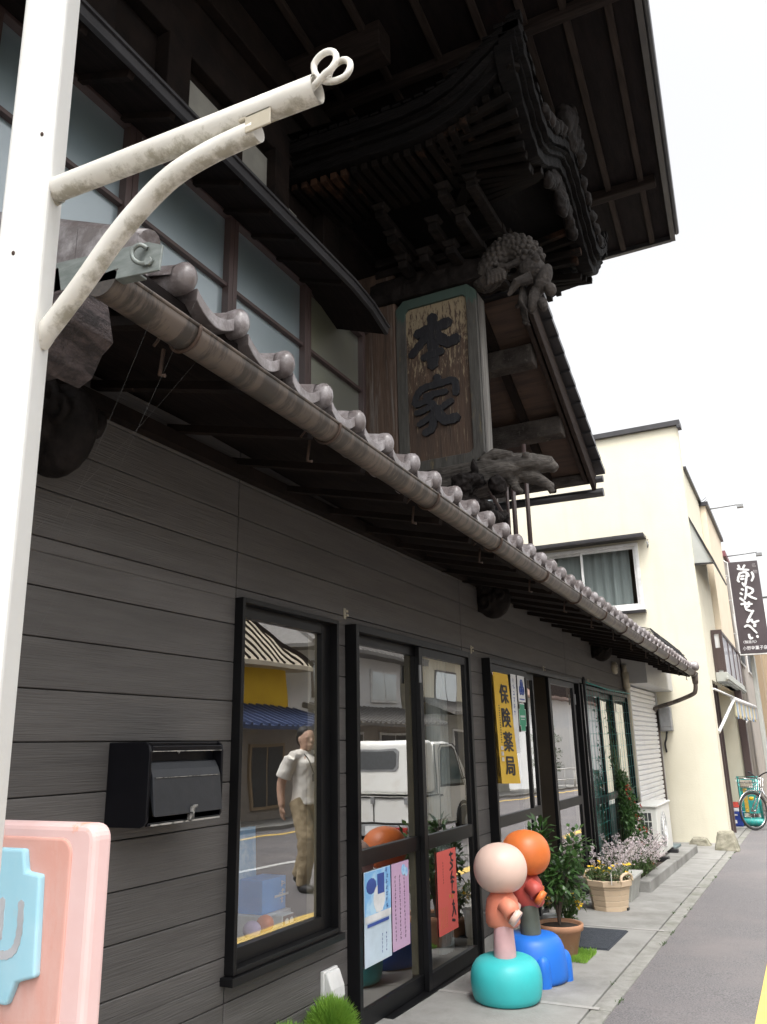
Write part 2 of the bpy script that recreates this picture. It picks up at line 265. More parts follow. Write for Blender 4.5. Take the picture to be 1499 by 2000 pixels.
M['ochre'] = mk('ochre_panel', (.55, .36, .04), rough=.5)
M['cratblue'] = mk('blue_crate_plastic', (.02, .05, .30), rough=.5)
M['chrome'] = mk('chrome', (.6, .6, .6), rough=.2, metal=1.)
M['tyre'] = mk('tyre_rubber', (.03, .03, .03), rough=.8)
M['skin'] = mk('skin', (.56, .37, .27), (.52, .32, .23), rough=.55, nscale=8)
M['hair'] = mk('dark_hair', (.02, .017, .015), rough=.6)
M['shirt'] = mk('pale_shirt', (.82, .79, .73), (.74, .71, .65), rough=.8, nscale=4)
M['khaki'] = mk('khaki_trousers', (.34, .27, .17), rough=.85, nscale=4)
M['truck'] = mk('white_truck_paint', (.76, .755, .73), (.72, .715, .68), rough=.3, nscale=2, dirt=(.6, .57, .5), dscale=2, dlo=.55, dhi=.8, coat=.3)
M['tail'] = mk('tail_lamp_red', (.4, .02, .02), rough=.25)
M['yhouse'] = mk('yellow_house_wall', (.82, .52, .03), (.76, .46, .025), rough=.8, nscale=2)
M['roof_pale'] = mk('pale_metal_roof', (.66, .59, .45), (.58, .51, .39), rough=.5, nscale=3)
M['roof_grey'] = mk('grey_tile_roof', (.2, .19, .18), (.13, .125, .12), rough=.6, nscale=9)
M['lamp'] = emit_mat('ceiling_lamp_glow', (1, .97, .9), 2.5)
M['purple'] = mk('lilac_resin', (.52, .40, .62), rough=.5)
M['beam_end'] = mk('fibrous_beam_end', (.10, .078, .078), (.032, .025, .026), rough=.75, nscale=2.5, lo=.42, hi=.58, stretch=(6, .35, 24), bump=1., bscale=7, bstretch=(16, .9, 16), bdist=.015, dirt=(.12, .10, .10), dscale=3, dlo=.55, dhi=.7, dstretch=(5, .6, 12))
M['carve_light'] = mk('weathered_carved_oak', (.125, .113, .102), (.042, .037, .034), spec=.15, rough=.75, nscale=4, stretch=(6, 1, 6), bump=.9, bscale=9, bstretch=(9, .9, 10), bdist=.012)
M['dragon'] = mk('dusty_dragon_wood', (.085, .075, .069), (.024, .021, .02), spec=.15, rough=.75, nscale=8, bump=.6, bscale=30, bdist=.008, dirt=(.135, .122, .113), dscale=16, dlo=.54, dhi=.7)
M['bright_blue'] = mk('bright_blue_print', (.04, .33, .85), (.03, .26, .75), rough=.5, nscale=4)
M['web'] = mk('cobweb_silk', (.16, .16, .155), rough=.5)

# ------------------------------------------------------------------ geometry helpers
def wloc(o):
    v = Vector((0, 0, 0))
    while o is not None:
        v += o.location; o = o.parent
    return v
class G:
    def __init__(s): s.v = []; s.f = []; s.s = []; s.c = []
    def add(s, vs, fs, smooth=False):
        n = len(s.v); s.c.append((n, len(s.f))); s.v += [tuple(v) for v in vs]
        for f in fs: s.f.append(tuple(i+n for i in f)); s.s.append(smooth)
        return s
    def hexa(s, p, smooth=False):
        return s.add(p, [(0, 3, 2, 1), (4, 5, 6, 7), (0, 1, 5, 4), (1, 2, 6, 5), (2, 3, 7, 6), (3, 0, 4, 7)], smooth)
    def box(s, x0, x1, y0, y1, z0, z1):
        return s.hexa([(x0, y0, z0), (x1, y0, z0), (x1, y1, z0), (x0, y1, z0), (x0, y0, z1), (x1, y0, z1), (x1, y1, z1), (x0, y1, z1)])
    def bar(s, a, b, wd, hd, up=(0, 0, 1)):
        a = Vector(a); b = Vector(b); d = (b-a).normalized(); u = Vector(up); x = d.cross(u)
        if x.length < 1e-4: x = d.cross(Vector((1, 0, 0)))
        x.normalize(); u = x.cross(d); X = x*wd/2; U = u*hd/2
        return s.hexa([a-X-U, a+X-U, a+X+U, a-X+U, b-X-U, b+X-U, b+X+U, b-X+U])
    def tube(s, pts, r, n=10, caps=True, closed=False, smooth=True):
        P = [Vector(p) for p in pts]; k = len(P); rs = r if isinstance(r, (list, tuple)) else [r]*k
        vs = []; prev = None
        for i in range(k):
            if closed: d = P[(i+1) % k]-P[i-1]
            else: d = P[min(i+1, k-1)]-P[max(i-1, 0)]
            if d.length < 1e-9: d = Vector((0, 0, 1))
            d.normalize()
            if prev is None:
                a = Vector((0, 0, 1)) if abs(d.z) < .9 else Vector((1, 0, 0))
                x = d.cross(a).normalized()
            else:
                x = prev-d*prev.dot(d)
                if x.length < 1e-6: x = d.orthogonal()
                x.normalize()
            prev = x; y = d.cross(x)
            for j in range(n):
                t = 2*math.pi*j/n; vs.append(P[i]+(x*math.cos(t)+y*math.sin(t))*rs[i])
        fs = []
        for i in range(k if closed else k-1):
            for j in range(n):
                a = i*n+j; b = i*n+(j+1) % n; i2 = (i+1) % k
                fs.append((a, b, i2*n+(j+1) % n, i2*n+j))
        s.add(vs, fs, smooth)
        if caps and not closed:
            m = len(s.v)-len(vs)
            s.f.append(tuple(m+j for j in reversed(range(n)))); s.s.append(False)
            s.f.append(tuple(m+(k-1)*n+j for j in range(n))); s.s.append(False)
        return s
    def lathe(s, c, prof, n=28, sx=1., sy=1., smooth=True, ax='z'):
        vs = []; k = len(prof)
        for r, z in prof:
            for j in range(n):
                t = 2*math.pi*j/n; a, b = r*math.cos(t)*sx, r*math.sin(t)*sy
                vs.append({'z': (c[0]+a, c[1]+b, c[2]+z), 'x': (c[0]+z, c[1]+a, c[2]+b), 'y': (c[0]+a, c[1]+z, c[2]+b)}[ax])
        fs = [(i*n+j, i*n+(j+1) % n, (i+1)*n+(j+1) % n, (i+1)*n+j) for i in range(k-1) for j in range(n)]
        return s.add(vs, fs, smooth)
    def ell(s, c, r, n=20, m=12, rot=None):
        vs = []; c = Vector(c)
        for i in range(m+1):
            p = math.pi*i/m
            for j in range(n):
                t = 2*math.pi*j/n; v = Vector((r[0]*math.sin(p)*math.cos(t), r[1]*math.sin(p)*math.sin(t), r[2]*math.cos(p)))
                if rot: v = rot @ v
                vs.append(c+v)
        fs = [(i*n+j, (i+1)*n+j, (i+1)*n+(j+1) % n, i*n+(j+1) % n) for i in range(m) for j in range(n)]
        return s.add(vs, fs, True)
    def prism(s, poly, fn, w0, w1, smooth=False):
        n = len(poly); vs = [fn(u, v, w0) for u, v in poly]+[fn(u, v, w1) for u, v in poly]
        fs = [tuple(range(n)), tuple(reversed(range(n, 2*n)))]+[(i, i+n, (i+1) % n+n, (i+1) % n) for i in range(n)]
        return s.add(vs, fs, smooth)
    def grid(s, fn, nu, nv, smooth=True):
        vs = [fn(i/nu, j/nv) for i in range(nu+1) for j in range(nv+1)]; q = nv+1
        return s.add(vs, [(i*q+j, (i+1)*q+j, (i+1)*q+j+1, i*q+j+1) for i in range(nu) for j in range(nv)], smooth)
    def quad(s, a, b, c, d): return s.add([a, b, c, d], [(0, 1, 2, 3)])
    def leaf(s, p, d, up, ln, wd, fold=.25):
        p = Vector(p); d = Vector(d).normalized(); x = d.cross(Vector(up))
        if x.length < 1e-3: x = d.orthogonal()
        x.normalize(); n = x.cross(d)
        m = p+d*ln*.5
        return s.add([p, m+x*wd/2+n*fold*wd, p+d*ln, m-x*wd/2+n*fold*wd], [(0, 1, 2), (0, 2, 3)], True)
    def build(s, name, mat, parent=None, bevel=0., loc=None, subsurf=0, seg=2, weld=False):
        me = bpy.data.meshes.new(name)
        off = wloc(parent) if parent is not None else Vector(loc if loc is not None else (0, 0, 0))
        me.from_pydata([tuple(Vector(v)-off) for v in s.v], [], s.f); me.update()
        me.polygons.foreach_set('use_smooth', s.s)
        me.materials.append(mat if not isinstance(mat, str) else M[mat])
        o = bpy.data.objects.new(name, me); C.objects.link(o)
        if parent is not None: o.parent = parent
        else: o.location = off
        if weld: o.modifiers.new('weld', 'WELD').merge_threshold = .0005
        if bevel:
            b = o.modifiers.new('bevel', 'BEVEL'); b.width = bevel; b.segments = seg; b.limit_method = 'ANGLE'; b.angle_limit = R(40)
        if subsurf:
            u = o.modifiers.new('sub', 'SUBSURF'); u.levels = subsurf; u.render_levels = subsurf
        return o
    def split(s, name, mat, parent, per=1, **kw):
        """every piece (PER shapes each) an object of its own"""
        st = s.c[::per]+[(len(s.v), len(s.f))]; out = []
        for (v0, f0), (v1, f1) in zip(st[:-1], st[1:]):
            q = G(); q.v = s.v[v0:v1]; q.f = [tuple(i-v0 for i in f) for f in s.f[f0:f1]]; q.s = s.s[f0:f1]
            out.append(q.build(name, mat, parent, **kw))
        return out
def thing(name, label, cat, loc, group=None):
    o = bpy.data.objects.new(name, None); C.objects.link(o); o.location = loc
    o.empty_display_size = .1; o['label'] = label; o['category'] = cat
    if group: o['group'] = group
    return o
def tag(o, label, cat, group=None):
    o['label'] = label; o['category'] = cat
    if group: o['group'] = group
    return o
def struct(o): o['kind'] = 'structure'; return o
def stuff(o, label, cat): o['kind'] = 'stuff'; return tag(o, label, cat)
def carved(o, vox=.012, amp=.03, size=.06):
    r = o.modifiers.new('remesh', 'REMESH'); r.mode = 'VOXEL'; r.voxel_size = vox; r.use_smooth_shade = True
    tx = bpy.data.textures.new('clouds', 'CLOUDS'); tx.noise_scale = size; tx.noise_depth = 3
    d = o.modifiers.new('disp', 'DISPLACE'); d.texture = tx; d.strength = amp; d.mid_level = .5
    return o
_tc = {}
def glyphs(body, bold=.0):
    """vertices and faces of one line of text, size 1, centred, in the XY plane"""
    k = (body, bold)
    if k in _tc: return _tc[k]
    cu = bpy.data.curves.new('lettering', 'FONT'); cu.body = body; cu.align_x = 'CENTER'; cu.align_y = 'CENTER'; cu.size = 1; cu.offset = bold; cu.resolution_u = 3
    ob = bpy.data.objects.new('lettering', cu); C.objects.link(ob)
    dg = bpy.context.evaluated_depsgraph_get(); me = bpy.data.meshes.new_from_object(ob.evaluated_get(dg))
    vs = [tuple(v.co) for v in me.vertices]; fs = [tuple(p.vertices) for p in me.polygons]
    if vs:
        cy = (max(v[1] for v in vs)+min(v[1] for v in vs))/2; vs = [(v[0], v[1]-cy, 0) for v in vs]
    bpy.data.objects.remove(ob); bpy.data.curves.remove(cu); bpy.data.meshes.remove(me)
    _tc[k] = (vs, fs); return _tc[k]
def write(g, body, fn, u, v, size, wd=1., bold=.0):
    vs, fs = glyphs(body, bold)
    g.add([fn(u+a*size*wd, v+b*size, 0) for a, b, _ in vs], fs)
def smooth_line(pts, k=6):
    P = [Vector(p) for p in pts]
    if len(P) < 3: return [P[0].lerp(P[-1], i/k) for i in range(k+1)]
    out = []
    for i in range(len(P)-1):
        a = P[max(i-1, 0)]; b = P[i]; c = P[i+1]; d = P[min(i+2, len(P)-1)]
        for j in range(k):
            t = j/k; out.append(.5*((2*b)+(-a+c)*t+(2*a-5*b+4*c-d)*t*t+(-a+3*b-3*c+d)*t**3))
    out.append(P[-1]); return out
def brush(g, pts, w, fn, z0, z1, taper=(.85, .7), k=6):
    """one brush stroke: a rounded ribbon of varying width as a raised plate"""
    P = smooth_line([Vector((p[0], p[1], 0)) for p in pts], k); n = len(P); Lf = []; Rt = []
    for i in range(n):
        d = (P[min(i+1, n-1)]-P[max(i-1, 0)])
        d.normalize(); x = Vector((-d.y, d.x, 0)); t = i/(n-1)
        ww = w*(taper[0]+(1-taper[0])*min(1, t*4))*(1-(1-taper[1])*max(0, (t-.6)/.4))*.5*(1+.12*math.sin(i*2.1))
        Lf.append(P[i]+x*ww); Rt.append(P[i]-x*ww)
        if i == 0: cap0 = [P[i]-d*ww*.6]
        if i == n-1: cap1 = [P[i]+d*ww*.6]
    # quads strip top + sides
    top = [fn(p.x, p.y, z1) for p in Lf]+[fn(p.x, p.y, z1) for p in Rt]
    bot = [fn(p.x, p.y, z0) for p in Lf]+[fn(p.x, p.y, z0) for p in Rt]
    c0 = [fn(cap0[0].x, cap0[0].y, z1), fn(cap0[0].x, cap0[0].y, z0)]; c1 = [fn(cap1[0].x, cap1[0].y, z1), fn(cap1[0].x, cap1[0].y, z0)]
    vs = top+bot+c0+c1; N = 2*n; fs = []
    for i in range(n-1):
        fs += [(i, i+1, n+i+1, n+i), (i, N+i, N+i+1, i+1), (n+i+1, N+n+i+1, N+n+i, n+i)]
    a, b = 2*N, 2*N+1; c, d = 2*N+2, 2*N+3
    fs += [(0, n, a), (0, a, b, N), (n, N+n, b, a), (n-1, c, 2*n-1), (n-1, N+n-1, d, c), (2*n-1, c, d, N+2*n-1)]
    g.add(vs, fs)
def copy_tree(o, parent=None):
    c = o.copy(); C.objects.link(c)
    if parent is not None: c.parent = parent
    for ch in list(o.children): copy_tree(ch, c)
    return c
def zg(x): return -.018*(x-5.4)          # the street falls gently away from the camera
# ------------------------------------------------------------------ ground, pavement, road
def slab(name, x0, x1, y0, y1, dz, mat, th=.0, n=1):
    g = G()
    g.hexa([(x0, y0, zg(x0)+dz-th), (x1, y0, zg(x1)+dz-th), (x1, y1, zg(x1)+dz-th), (x0, y1, zg(x0)+dz-th),
            (x0, y0, zg(x0)+dz), (x1, y0, zg(x1)+dz), (x1, y1, zg(x1)+dz), (x0, y1, zg(x0)+dz)])
    return struct(g.build(name, mat))
slab('ground', -300, 600, -300, 300, -.10, 'kerb', .3)
slab('road', -60, 300, -7.5, -1.06, -.012, 'asphalt', .06)
g = G()
jx = [-40, -14, -9.2, -4.4, -.1, 2.35, 4.9, 7.16, 9.6, 12.2, 14.9, 17.5, 20.5, 24, 28, 34, 44, 60, 100, 300]
def slabs(g, xs, y0, y1, dz, gap=.006):
    for a, b in zip(xs[:-1], xs[1:]):
        a += gap; b -= gap
        g.hexa([(a, y0, zg(a)+dz-.08), (b, y0, zg(b)+dz-.08), (b, y1, zg(b)+dz-.08), (a, y1, zg(a)+dz-.08),
                (a, y0, zg(a)+dz-.012*0), (b, y0, zg(b)+dz), (b, y1, zg(b)+dz), (a, y1, zg(a)+dz)])
slabs(g, jx, -.948, .12, 0)
struct(g.build('pavement', 'concrete', bevel=.004))
g = G(); slabs(g, jx, -1.06, -.957, -.003); struct(g.build('kerb_strip', 'kerb', bevel=.004))
g = G()
for x in jx[5:-4]:
    g.hexa([(x-.02, -1.0, zg(x)+.001), (x+.02, -1.0, zg(x)+.001), (x+.02, -.02, zg(x)+.001), (x-.02, -.02, zg(x)+.001),
            (x-.02, -1.0, zg(x)+.004), (x+.02, -1.0, zg(x)+.004), (x+.02, -.02, zg(x)+.004), (x-.02, -.02, zg(x)+.004)])
struct(g.build('pavement_joint', 'plinth'))
slab('road_marking', -60, 300, -1.93, -1.76, -.007, 'yellow_line', .004)
slab('centre_marking', -60, 300, -4.32, -4.2, -.007, 'white_line', .004)
slab('far_road_marking', -60, 300, -6.95, -6.8, -.007, 'yellow_line', .004)
slab('far_pavement', -60, 300, -9.0, -7.5, .06, 'concrete', .1)

# ------------------------------------------------------------------ the dark shop building
shop = thing('shop_building', 'old two-storey wooden shop with dark plank siding, black framed glass doors and tiled lower roof', 'shop', (0, 0, 0))
Z0, PB = .0894, .1663
holes = [(2.93, 3.77, .51, 2.035), (3.93, 5.69, -.5, 2.035), (6.12, 9.02, -.5, 2.035), (9.12, 11.78, -.5, 2.035)]
WX0, WX1 = .2, 11.9
def wtop(x): return 2.66
lines = [Z0+PB*i for i in range(0, 17)]
cuts = sorted(set([-.12]+lines[0:]+[.51, 2.035]))
cuts = [c for c in cuts if c <= 2.76]
sid = G(); back = G()
for a, b in zip(cuts[:-1], cuts[1:]):
    mid = (a+b)/2
    iv = [(WX0, WX1)]
    for hx0, hx1, hz0, hz1 in holes:
        if hz0 < mid < hz1:
            nv = []
            for p, q in iv:
                if hx0 > p: nv.append((p, min(q, hx0)))
                if hx1 < q: nv.append((max(p, hx1), q))
            iv = [t for t in nv if t[1]-t[0] > .001]
    if mid > Z0:
        for p, q in iv: back.box(p, q, .012, .055, a, b)
    js = [2.93, 5.70, 8.75] if mid > 2.035 else ([2.93] if mid < .51 else [])
    for j in js:
        nv = []
        for p, q in iv:
            if p < j-.01 and q > j+.01: nv += [(p, j-.003), (j+.003, q)]
            else: nv.append((p, q))
        iv = nv
    for p, q in iv:
        if mid > Z0: sid.box(p, q, 0, .02, a+(.0035 if min(abs(a-l) for l in lines) < 1e-6 else 0), b)
sid.build('siding_wall', 'siding', shop, bevel=.0035)
back.build('siding_backing', 'groove', shop)
g = G(); xs = [WX0, 3.93, 5.69, 6.12, 9.02, 9.12, 11.78, 11.9]
for i in (0, 2, 4, 6): g.box(xs[i], xs[i+1], .004, .06, zg(xs[i+1])-.06, Z0-.004)
g.split('foundation', 'plinth', shop)

# interior
g = G()
g.quad((.3, 4.6, -.2), (.3, 4.6, 2.66), (11.85, 4.6, 2.66), (11.85, 4.6, -.2))
g.quad((.3, .06, -.2), (.3, .06, 2.66), (.3, 4.6, 2.66), (.3, 4.6, -.2))
g.quad((11.85, .06, -.2), (11.85, 4.6, -.2), (11.85, 4.6, 2.66), (11.85, .06, 2.66))
g.quad((.3, .06, 2.66), (11.85, .06, 2.66), (11.85, 4.6, 2.66), (.3, 4.6, 2.66))
for x in (6.0, 9.07): g.box(x-.05, x+.05, .07, 4.6, -.2, 2.66)
for i in range(7): g.box(1.2+i*1.6, 1.2+i*1.6+1.1, 3.9, 4.5, -.1, 1.2+.3*(i % 3))
g.build('interior_room', 'interior', shop)
g = G(); g.quad((.3, .06, .0), (11.85, .06, .0), (11.85, 4.6, .0), (.3, 4.6, .0)); g.build('interior_floor', 'int_floor', shop)
g = G(); g.box(2.93, 3.77, .07, .75, .47, .512); g.build('display_shelf', 'shelf', shop)
for x, y in ((7.7, 2.05),):
    g = G(); g.box(x-.3, x+.3, y-.07, y+.07, 2.34, 2.4); g.build('ceiling_lamp', 'lamp', shop)

# display window
def rect_frame(g, x0, x1, z0, z1, y0, y1, l, r, b, t):
    g.box(x0, x0+l, y0, y1, z0, z1); g.box(x1-r, x1, y0, y1, z0, z1)
    g.box(x0+l, x1-r, y0, y1, z0, z0+b); g.box(x0+l, x1-r, y0, y1, z1-t, z1)
g = G(); rect_frame(g, 2.925, 3.785, .525, 2.04, -.045, .02, .022, .022, .022, .022)
g.box(2.90, 3.80, -.062, .01, .492, .523)
f = g.build('display_window', 'frame', shop, bevel=.002)
g = G(); rect_frame(g, 2.947, 3.763, .547, 2.018, .0, .045, .03, .085, .06, .055); g.build('sash', 'frame', f, bevel=.002)
g = G(); g.box(3.655, 3.678, .03, .07, .607, 1.963); g.box(2.98, 3.655, .03, .07, .590, .607); g.build('inner_reveal', 'frame_in', f)
g = G(); g.quad((2.97, .022, .6), (3.685, .022, .6), (3.685, .022, 1.97), (2.97, .022, 1.97)); g.build('pane', 'glass', f)

# sliding doors
def sliding(x0, x1, z0, z1, leaves, rail=(.78, .86), name='sliding_door', skip=(), depth=.07, glass='glass'):
    g = G(); rect_frame(g, x0, x1, z0, z1, -depth, .04, .035, .04, .05, .04)
    f = g.build(name, 'frame', shop, bevel=.002)
    for (a, b, y, st) in leaves:
        if (a, b) in skip: continue
        g = G(); zt, zb = z1-.042, z0+.052
        rect_frame(g, a, b, zb, zt, y-.016, y+.016, st, st, .085, .055)
        if rail: g.box(a+st, b-st, y-.018, y+.014, rail[0], rail[1])
        g.build('door_leaf', 'frame', f, bevel=.0015)
        g = G()
        if rail:
            g.box(b-st-.022, b-st, y+.016, y+.05, rail[1], zt-.05); g.box(b-st-.022, b-st, y+.016, y+.05, zb+.085, rail[0])
        g.build('inner_stile', 'frame_in', f) if g.v else None
        g = G(); g.quad((a+st, y, zb+.08), (b-st, y, zb+.08), (b-st, y, zt-.05), (a+st, y, zt-.05)); g.build('pane', glass, f)
    return f
sliding(3.93, 5.69, -.03, 2.04, [(3.965, 4.86, .0, .05), (4.80, 5.652, -.038, .05)])
sliding(6.12, 9.02, -.11, 2.04, [(6.155, 7.12, -.038, .04), (6.9, 7.45, .0, .035), (7.86, 8.86, -.03, .07), (8.74, 8.985, .005, .04)][:3]+[(8.84, 9.0, .005, .03)], name='entrance_door')
sliding(9.12, 11.78, -.14, 2.0, [(9.155, 10.1, -.03, .05), (10.02, 10.95, .0, .06), (10.85, 11.75, -.03, .06)], rail=(.72, .80), name='end_window', glass='glass_wavy')
# little metal door catches
g = G()
for x, z, y in ((4.79, 1.86, -.06), (8.8, 1.86, -.06), (10.92, 1.84, -.06)): g.box(x-.012, x+.012, y-.006, y+.004, z-.09, z+.02)
g.split('door_stopper', 'grey_pl', shop, bevel=.002)
g = G()
for x in (5.28, 5.55): pass
cur = G()
def wavy(x0, x1, z0, z1, y, amp=.02, waves=9):
    return lambda u, v: (x0+(x1-x0)*u, y+amp*math.sin(u*waves*2*math.pi)+.006*math.sin(u*31), z0+(z1-z0)*v)
cur.grid(wavy(5.36, 5.66, .9, 2.0, .14), 60, 2); cur.grid(wavy(5.5, 5.66, .05, .76, .16), 40, 2); 
cur.grid(wavy(9.2, 11.7, .1, 1.95, .075, .014, 30), 240, 2)
cur.split('shop_curtain', 'sheer', shop)
for x, z in ((3.92, 2.10), (5.89, 2.085), (7.87, 2.08), (9.73, 2.07)):
    g = G(); g.box(x-.008, x+.012, -.006, .002, z-.03, z+.03); g.box(x+.002, x+.018, -.02, -.004, z-.016, z-.004); g.box(x-.004, x+.016, -.018, -.005, z+.008, z+.02)
    g.build('wall_hook', 'beige_pl', shop, bevel=.002)
# vent hood and drain pipe at the end of the siding
g = G(); g.lathe((11.28, -.001, 2.34), [(.075, .0), (.085, -.02), (.08, -.05), (.05, -.065), (0, -.065)], 24, ax='y')
v = g.build('vent_hood', 'beige_pl', shop)
g = G()
for k in range(5): g.box(11.225, 11.335, -.07, -.062, 2.29+k*.02, 2.296+k*.02)
g.build('vent_louvre', 'grille', v)
g = G(); g.tube([(11.9, -.05, zg(12)), (11.9, -.05, 2.15), (11.85, -.05, 2.3), (11.83, -.05, 2.42)], .032, 12); g.tube([(11.9, -.05, 2.1), (11.86, -.05, 2.32)], .05, 12)
g.build('drain_pipe', 'beige_pl', shop)

# roller shutter and its box
SX0, SX1 = 11.95, 14.35
g = G(); zt, zb = 2.15, zg(14)-.02; n = 34; prof = []
for i in range(n):
    z = zb+(zt-zb)*i/n; h = (zt-zb)/n
    prof += [(-.0, z), (-.028, z+h*.18), (-.03, z+h*.82), (-.004, z+h*.97)]
vs = [(x, y-.02, z) for x in (SX0+.05, SX1-.05) for y, z in prof]; q = len(prof)
g.add(vs, [(i, q+i, q+i+1, i+1) for i in range(q-1)])
sh = g.build('roller_shutter', 'shutter', shop)
g = G()
g.box(SX0, SX0+.05, -.075, .03, zb, zt); g.box(SX1-.05, SX1, -.075, .03, zb, zt)
g.split('guide_rail', 'shutter_box', sh, bevel=.003)
g = G(); g.box(SX0-.08, SX1, -.34, -.005, 2.16, 2.53); g.build('shutter_box', 'shutter_box', sh, bevel=.006)
g = G(); g.box(SX0-.05, SX1, .03, .1, -.3, 2.7); g.build('end_wall', 'plinth', shop)

# ---------------- lower tiled roof
def interp(x, pts):
    if x <= pts[0][0]: return pts[0][1]
    for (a, b), (c, d) in zip(pts[:-1], pts[1:]):
        if x <= c: return b+(d-b)*(x-a)/(c-a)
    return pts[-1][1]
TZ = [(1.2, 2.765), (1.66, 2.743), (2.2, 2.692), (3.3, 2.652), (4.87, 2.622), (8, 2.565), (13.6, 2.50)]
def tz(x): return interp(x, TZ)
X0, PT, NT = 1.656, .2675, 46
SL = .36
TX1 = X0+PT*(NT-1)+.05
def prof_t(x):                        # height of the tiled surface over its valley
    ph = ((x-X0)/PT) % 1.0; d = min(ph, 1-ph)*PT
    roll = math.sqrt(max(0, .05**2-d*d)) if d < .05 else 0
    val = -.028*math.sin(math.pi*(min(max(d-.04, 0), PT/2)/(PT-.08)))*1.0
    return max(roll, 0)+val
g = G()
xs = []
for i in range(NT):
    for o in (-.05, -.043, -.03, -.015, 0, .015, .03, .043, .05, .075, .105, .1337, .165, .19): xs.append(X0+PT*i+o)
xs = sorted(set(round(x, 4) for x in xs if 1.51 <= x <= TX1))
rows = []
for r in range(6):
    y0 = -.72+r*.25; y1 = y0+.25
    rows += [(y0, .03), (y1-.001, .0)]
verts = []
for y, st in rows:
    for x in xs: verts.append((x, y, tz(x)+SL*(y+.7)+prof_t(x)+st-.03))
nx = len(xs)
g.add(verts, [(i*nx+j, i*nx+j+1, (i+1)*nx+j+1, (i+1)*nx+j) for i in range(len(rows)-1) for j in range(nx-1)], True)
lower = g.build('lower_roof', 'tile', shop)
# eave ends: a domed round end and a curved lip for every tile
g = G()
for i in range(NT):
    x = X0+PT*i; z = tz(x); jz = rng.uniform(-.006, .006); jx_ = rng.uniform(-.008, .008)
    g.lathe((x+jx_, -.735, z+jz), [(.043, .10), (.046, .03), (.047, 0), (.043, -.018), (.03, -.032), (.013, -.039), (0, -.041)], 16, sx=.76, sy=1.08, ax='y')
    if i < NT-1:
        z2 = tz(x+PT); n = 12; pts = []
        for k in range(n+1):
            t = k/n; xx = x+.042+(PT-.082)*t; zz = z+(z2-z)*t-.012-.040*math.sin(math.pi*min(1, t*1.02))**.85+.012*t
            pts.append((xx, zz))
        th = .042
        vs = []
        for y in (-.745+jz, -.60):
            vs += [(a, y, b) for a, b in pts]+[(a, y, b-th) for a, b in pts]
        m = n+1; fs = []
        for k in range(n):
            fs += [(k, k+1, m+k+1, m+k), (k, 2*m+k, 2*m+k+1, k+1), (m+k, m+k+1, 3*m+k+1, 3*m+k)]
        fs += [(0, m, 3*m, 2*m), (n, 2*m+n, 3*m+n, m+n)]
        g.add(vs, fs, False)
g.build('eave_tile', 'tile', lower, bevel=.003)
# verge: stepped skirt tiles down the near edge of the roof
g = G()
for k in range(6):
    y0 = -.70+.25*k; zb0 = 2.715+.385*(y0+.7)
    g.prism([(y0, zb0-.02), (y0+.06, zb0-.035), (y0+.22, zb0+.05), (y0+.248, zb0+.075), (y0+.248, zb0+.20), (y0+.15, zb0+.16), (y0, zb0+.095)], lambda u, v, q: (1.49+q, u, v), 0, .045)
g.tube([(1.535, -.70+.1*k, 2.80+.435*.1*k) for k in range(15)], .042, 12)
g.build('verge_tile', 'tile', lower)
g = G()
for a, b in ((1.5, 5), (5, 9), (9, TX1)):
    g.hexa([(a, -.70, tz(a)-.16), (b, -.70, tz(b)-.16), (b, -.66, tz(b)-.16), (a, -.66, tz(a)-.16), (a, -.70, tz(a)-.055), (b, -.70, tz(b)-.055), (b, -.66, tz(b)-.055), (a, -.66, tz(a)-.055)])
    g.hexa([(a, -.66, tz(a)-.12), (b, -.66, tz(b)-.12), (b, .75, tz(b)+.22), (a, .75, tz(a)+.22), (a, -.66, tz(a)-.09), (b, -.66, tz(b)-.09), (b, .75, tz(b)+.25), (a, .75, tz(a)+.25)])
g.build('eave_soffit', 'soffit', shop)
g = G()
x = 1.6
while x < TX1: g.bar((x, -.69, tz(x)-.165), (x, .0, tz(x)-.0), .04, .03); x += .42
g.split('eave_rafter', 'dark_wood', shop)
g = G(); g.box(WX0, WX1, -.05, .0, 2.60, 2.66); g.build('wall_plate', 'dark_wood', shop)
# gutter: half round channel with rolled rim
def gz(x): return interp(x, [(1.28, 2.525), (2.31, 2.512), (3.27, 2.492), (5.21, 2.455), (8, 2.412), (13.75, 2.365)])
g = G(); n = 14; gx = [1.30, 2.3, 3.3, 4.3, 5.3, 6.6, 8, 9.5, 11, 12.5, 13.72]
def chan(u, v, r):
    i = u*(len(gx)-1); k = min(int(i), len(gx)-2); x = gx[k]+(gx[k+1]-gx[k])*(i-k); t = math.pi*(.06-1.12*v) 
    return (x, -.775-r*math.cos(t)*1.0*-1*-1, gz(x)+r*math.sin(t)+.012)
g.grid(lambda u, v: chan(u, v, .052), 40, n); g.grid(lambda u, v: chan(u, 1-v, .049), 40, n)
g.tube([chan(k/20, 0, .052) for k in range(21)], .006, 8); g.tube([chan(k/20, 1, .052) for k in range(21)], .006, 8)
n0 = len(g.v); ends = []
for ux in (0, 1):
    ring = [chan(ux, k/n, .052) for k in range(n+1)]
    g.add(ring, [tuple(range(n+1)) if ux == 0 else tuple(reversed(range(n+1)))])
gut = g.build('gutter', 'gutter', shop)
g = G()
